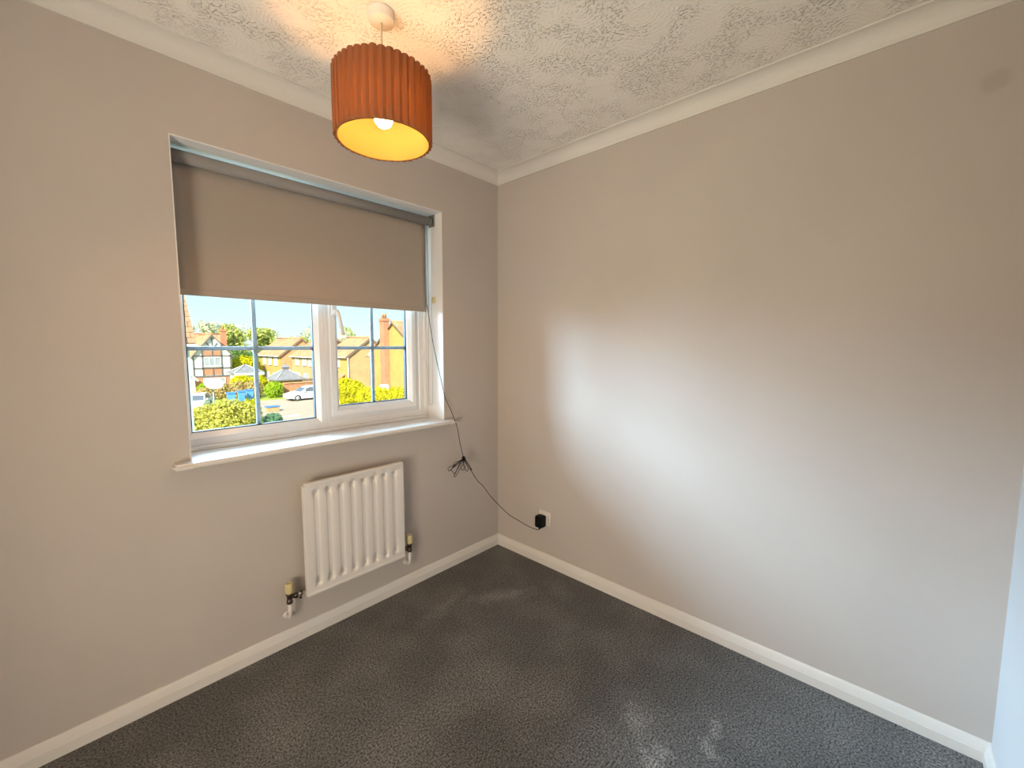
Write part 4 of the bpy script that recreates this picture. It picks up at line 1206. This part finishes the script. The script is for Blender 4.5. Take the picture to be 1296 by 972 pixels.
# ---- lamp post
lp = empty('lamp_post', (18.0, 35.9, GZ), label='dark lamp post with white lantern between the two brick houses', cat='lamp post')
MB().tube([(18.35, 35.3, GZ), (18.35, 35.3, 0.2)], [0.06, 0.045], 10).build('post', 'timber', lp)
MB().lathe([(0.0, 0.2), (0.10, 0.2), (0.17, 0.42), (0.19, 0.46), (0.05, 0.60), (0.0, 0.62)], (18.35, 35.3, 0), 12).build('lantern', 'white_paint', lp)
MB().tube([(18.05, 35.6, 0.22), (18.65, 35.0, 0.22)], 0.03, 6).build('cross_arm', 'timber', lp)

# ---- cars
def car(label, x, y, rot, paint):
    """hatchback, nose towards local -x"""
    c = empty('car', (x, y, GZ), label=label, cat='car')
    side = [(-2.10, 0.32), (-2.12, 0.55), (-2.02, 0.70), (-1.30, 0.88), (-0.95, 0.93), (-0.45, 1.28), (0.05, 1.43), (0.9, 1.44), (1.60, 1.30), (2.02, 0.98), (2.10, 0.60), (2.08, 0.32), (1.62, 0.24), (-1.62, 0.24)]
    m = MB()
    n = len(side)
    def inset(z): return 0.88 if z < 0.95 else 0.88 - (z - 0.95) * 0.42
    sections = [-1, -0.96, 0.96, 1]
    v = []
    for s in sections:
        for (px, pz) in side:
            k = 1.0 if abs(s) < 1 else 0.985
            v.append((px * k, math.copysign(inset(pz), s) * (1.0 if abs(s) == 1 else 0.93), pz if abs(s) < 1 else (pz - 0.84) * 0.985 + 0.84))
    order = [0, 1, 2, 3]
    f = [tuple(range(n)), tuple(range(3 * n, 4 * n))]
    f = [(tuple(range(n))), tuple(range(4 * n - 1, 3 * n - 1, -1))]
    for a in range(3):
        for i in range(n):
            f.append((a * n + i, (a + 1) * n + i, (a + 1) * n + (i + 1) % n, a * n + (i + 1) % n))
    m.add(v, f)
    m.build('body', paint, c)
    for s in (-1, 1):
        for poly in ([(-0.72, 0.96), (-0.36, 1.27), (0.02, 1.37), (0.30, 1.38), (0.30, 0.96)], [(0.38, 0.96), (0.38, 1.38), (0.88, 1.385), (1.22, 1.31), (1.40, 0.98)]):
            g = MB()
            pts = [(px, s * (inset(pz) + 0.006), pz) for px, pz in poly]
            pts2 = [(px, s * (inset(pz) - 0.02), pz) for px, pz in poly]
            k = len(poly)
            g.add(pts + pts2, [tuple(range(k)), tuple(range(2 * k - 1, k - 1, -1))] + [(i, (i + 1) % k, k + (i + 1) % k, k + i) for i in range(k)])
            g.build('side_window', 'car_glass', c)
        MB().box((-0.72, s * 0.89, 0.94), (-0.55, s * 1.02, 1.07), 0.03).build('wing_mirror', paint, c)
        MB().box((-2.13, s * 0.52, 0.58), (-1.86, s * 0.84, 0.70), 0.03).build('headlamp', 'alloy', c)
        for px in (-1.30, 1.28):
            w = MB().lathe([(0.20, -0.1), (0.32, -0.1), (0.33, -0.07), (0.33, 0.07), (0.32, 0.1), (0.20, 0.1), (0.20, -0.1)], (px, s * 0.80, 0.33), 24, 'y', close=False).build('wheel', 'tyre', c)
            hb_ = MB().lathe([(0.0, -0.09), (0.21, -0.09), (0.21, 0.09), (0.0, 0.09)], (px, s * 0.80, 0.33), 16, 'y')
            for i in range(5):
                a = i * 2 * PI / 5
                hb_.tube([(px, s * 0.895, 0.33), (px + 0.19 * math.cos(a), s * 0.895, 0.33 + 0.19 * math.sin(a))], 0.02, 4)
            hb_.build('alloy_hub', 'alloy', c)
    ws = MB()
    ws.add([(-0.98, -0.74, 0.945), (-0.98, 0.74, 0.945), (-0.44, 0.68, 1.305), (-0.44, -0.68, 1.305), (-0.95, -0.74, 0.92), (-0.95, 0.74, 0.92), (-0.42, 0.68, 1.28), (-0.42, -0.68, 1.28)],
           [(0, 1, 2, 3), (7, 6, 5, 4), (0, 1, 5, 4), (1, 2, 6, 5), (2, 3, 7, 6), (3, 0, 4, 7)])
    ws.build('windscreen', 'car_glass', c)
    for ch_ in list(c.children):          # parts were laid out around the car's own origin
        ch_.location = (0, 0, 0)
    c.rotation_euler = (0, 0, rot)
    return c
car('white hatchback parked in front of the red brick wall', 15.85, 44.0, 0.02, 'car_white')
car('pale car parked beyond the big yellow-green shrub', 6.2, 43.6, 1.2, 'car_silver')
car('white car parked at the foot of the hedge by the yellow house', 15.55, 26.6, PI / 2, 'car_white')
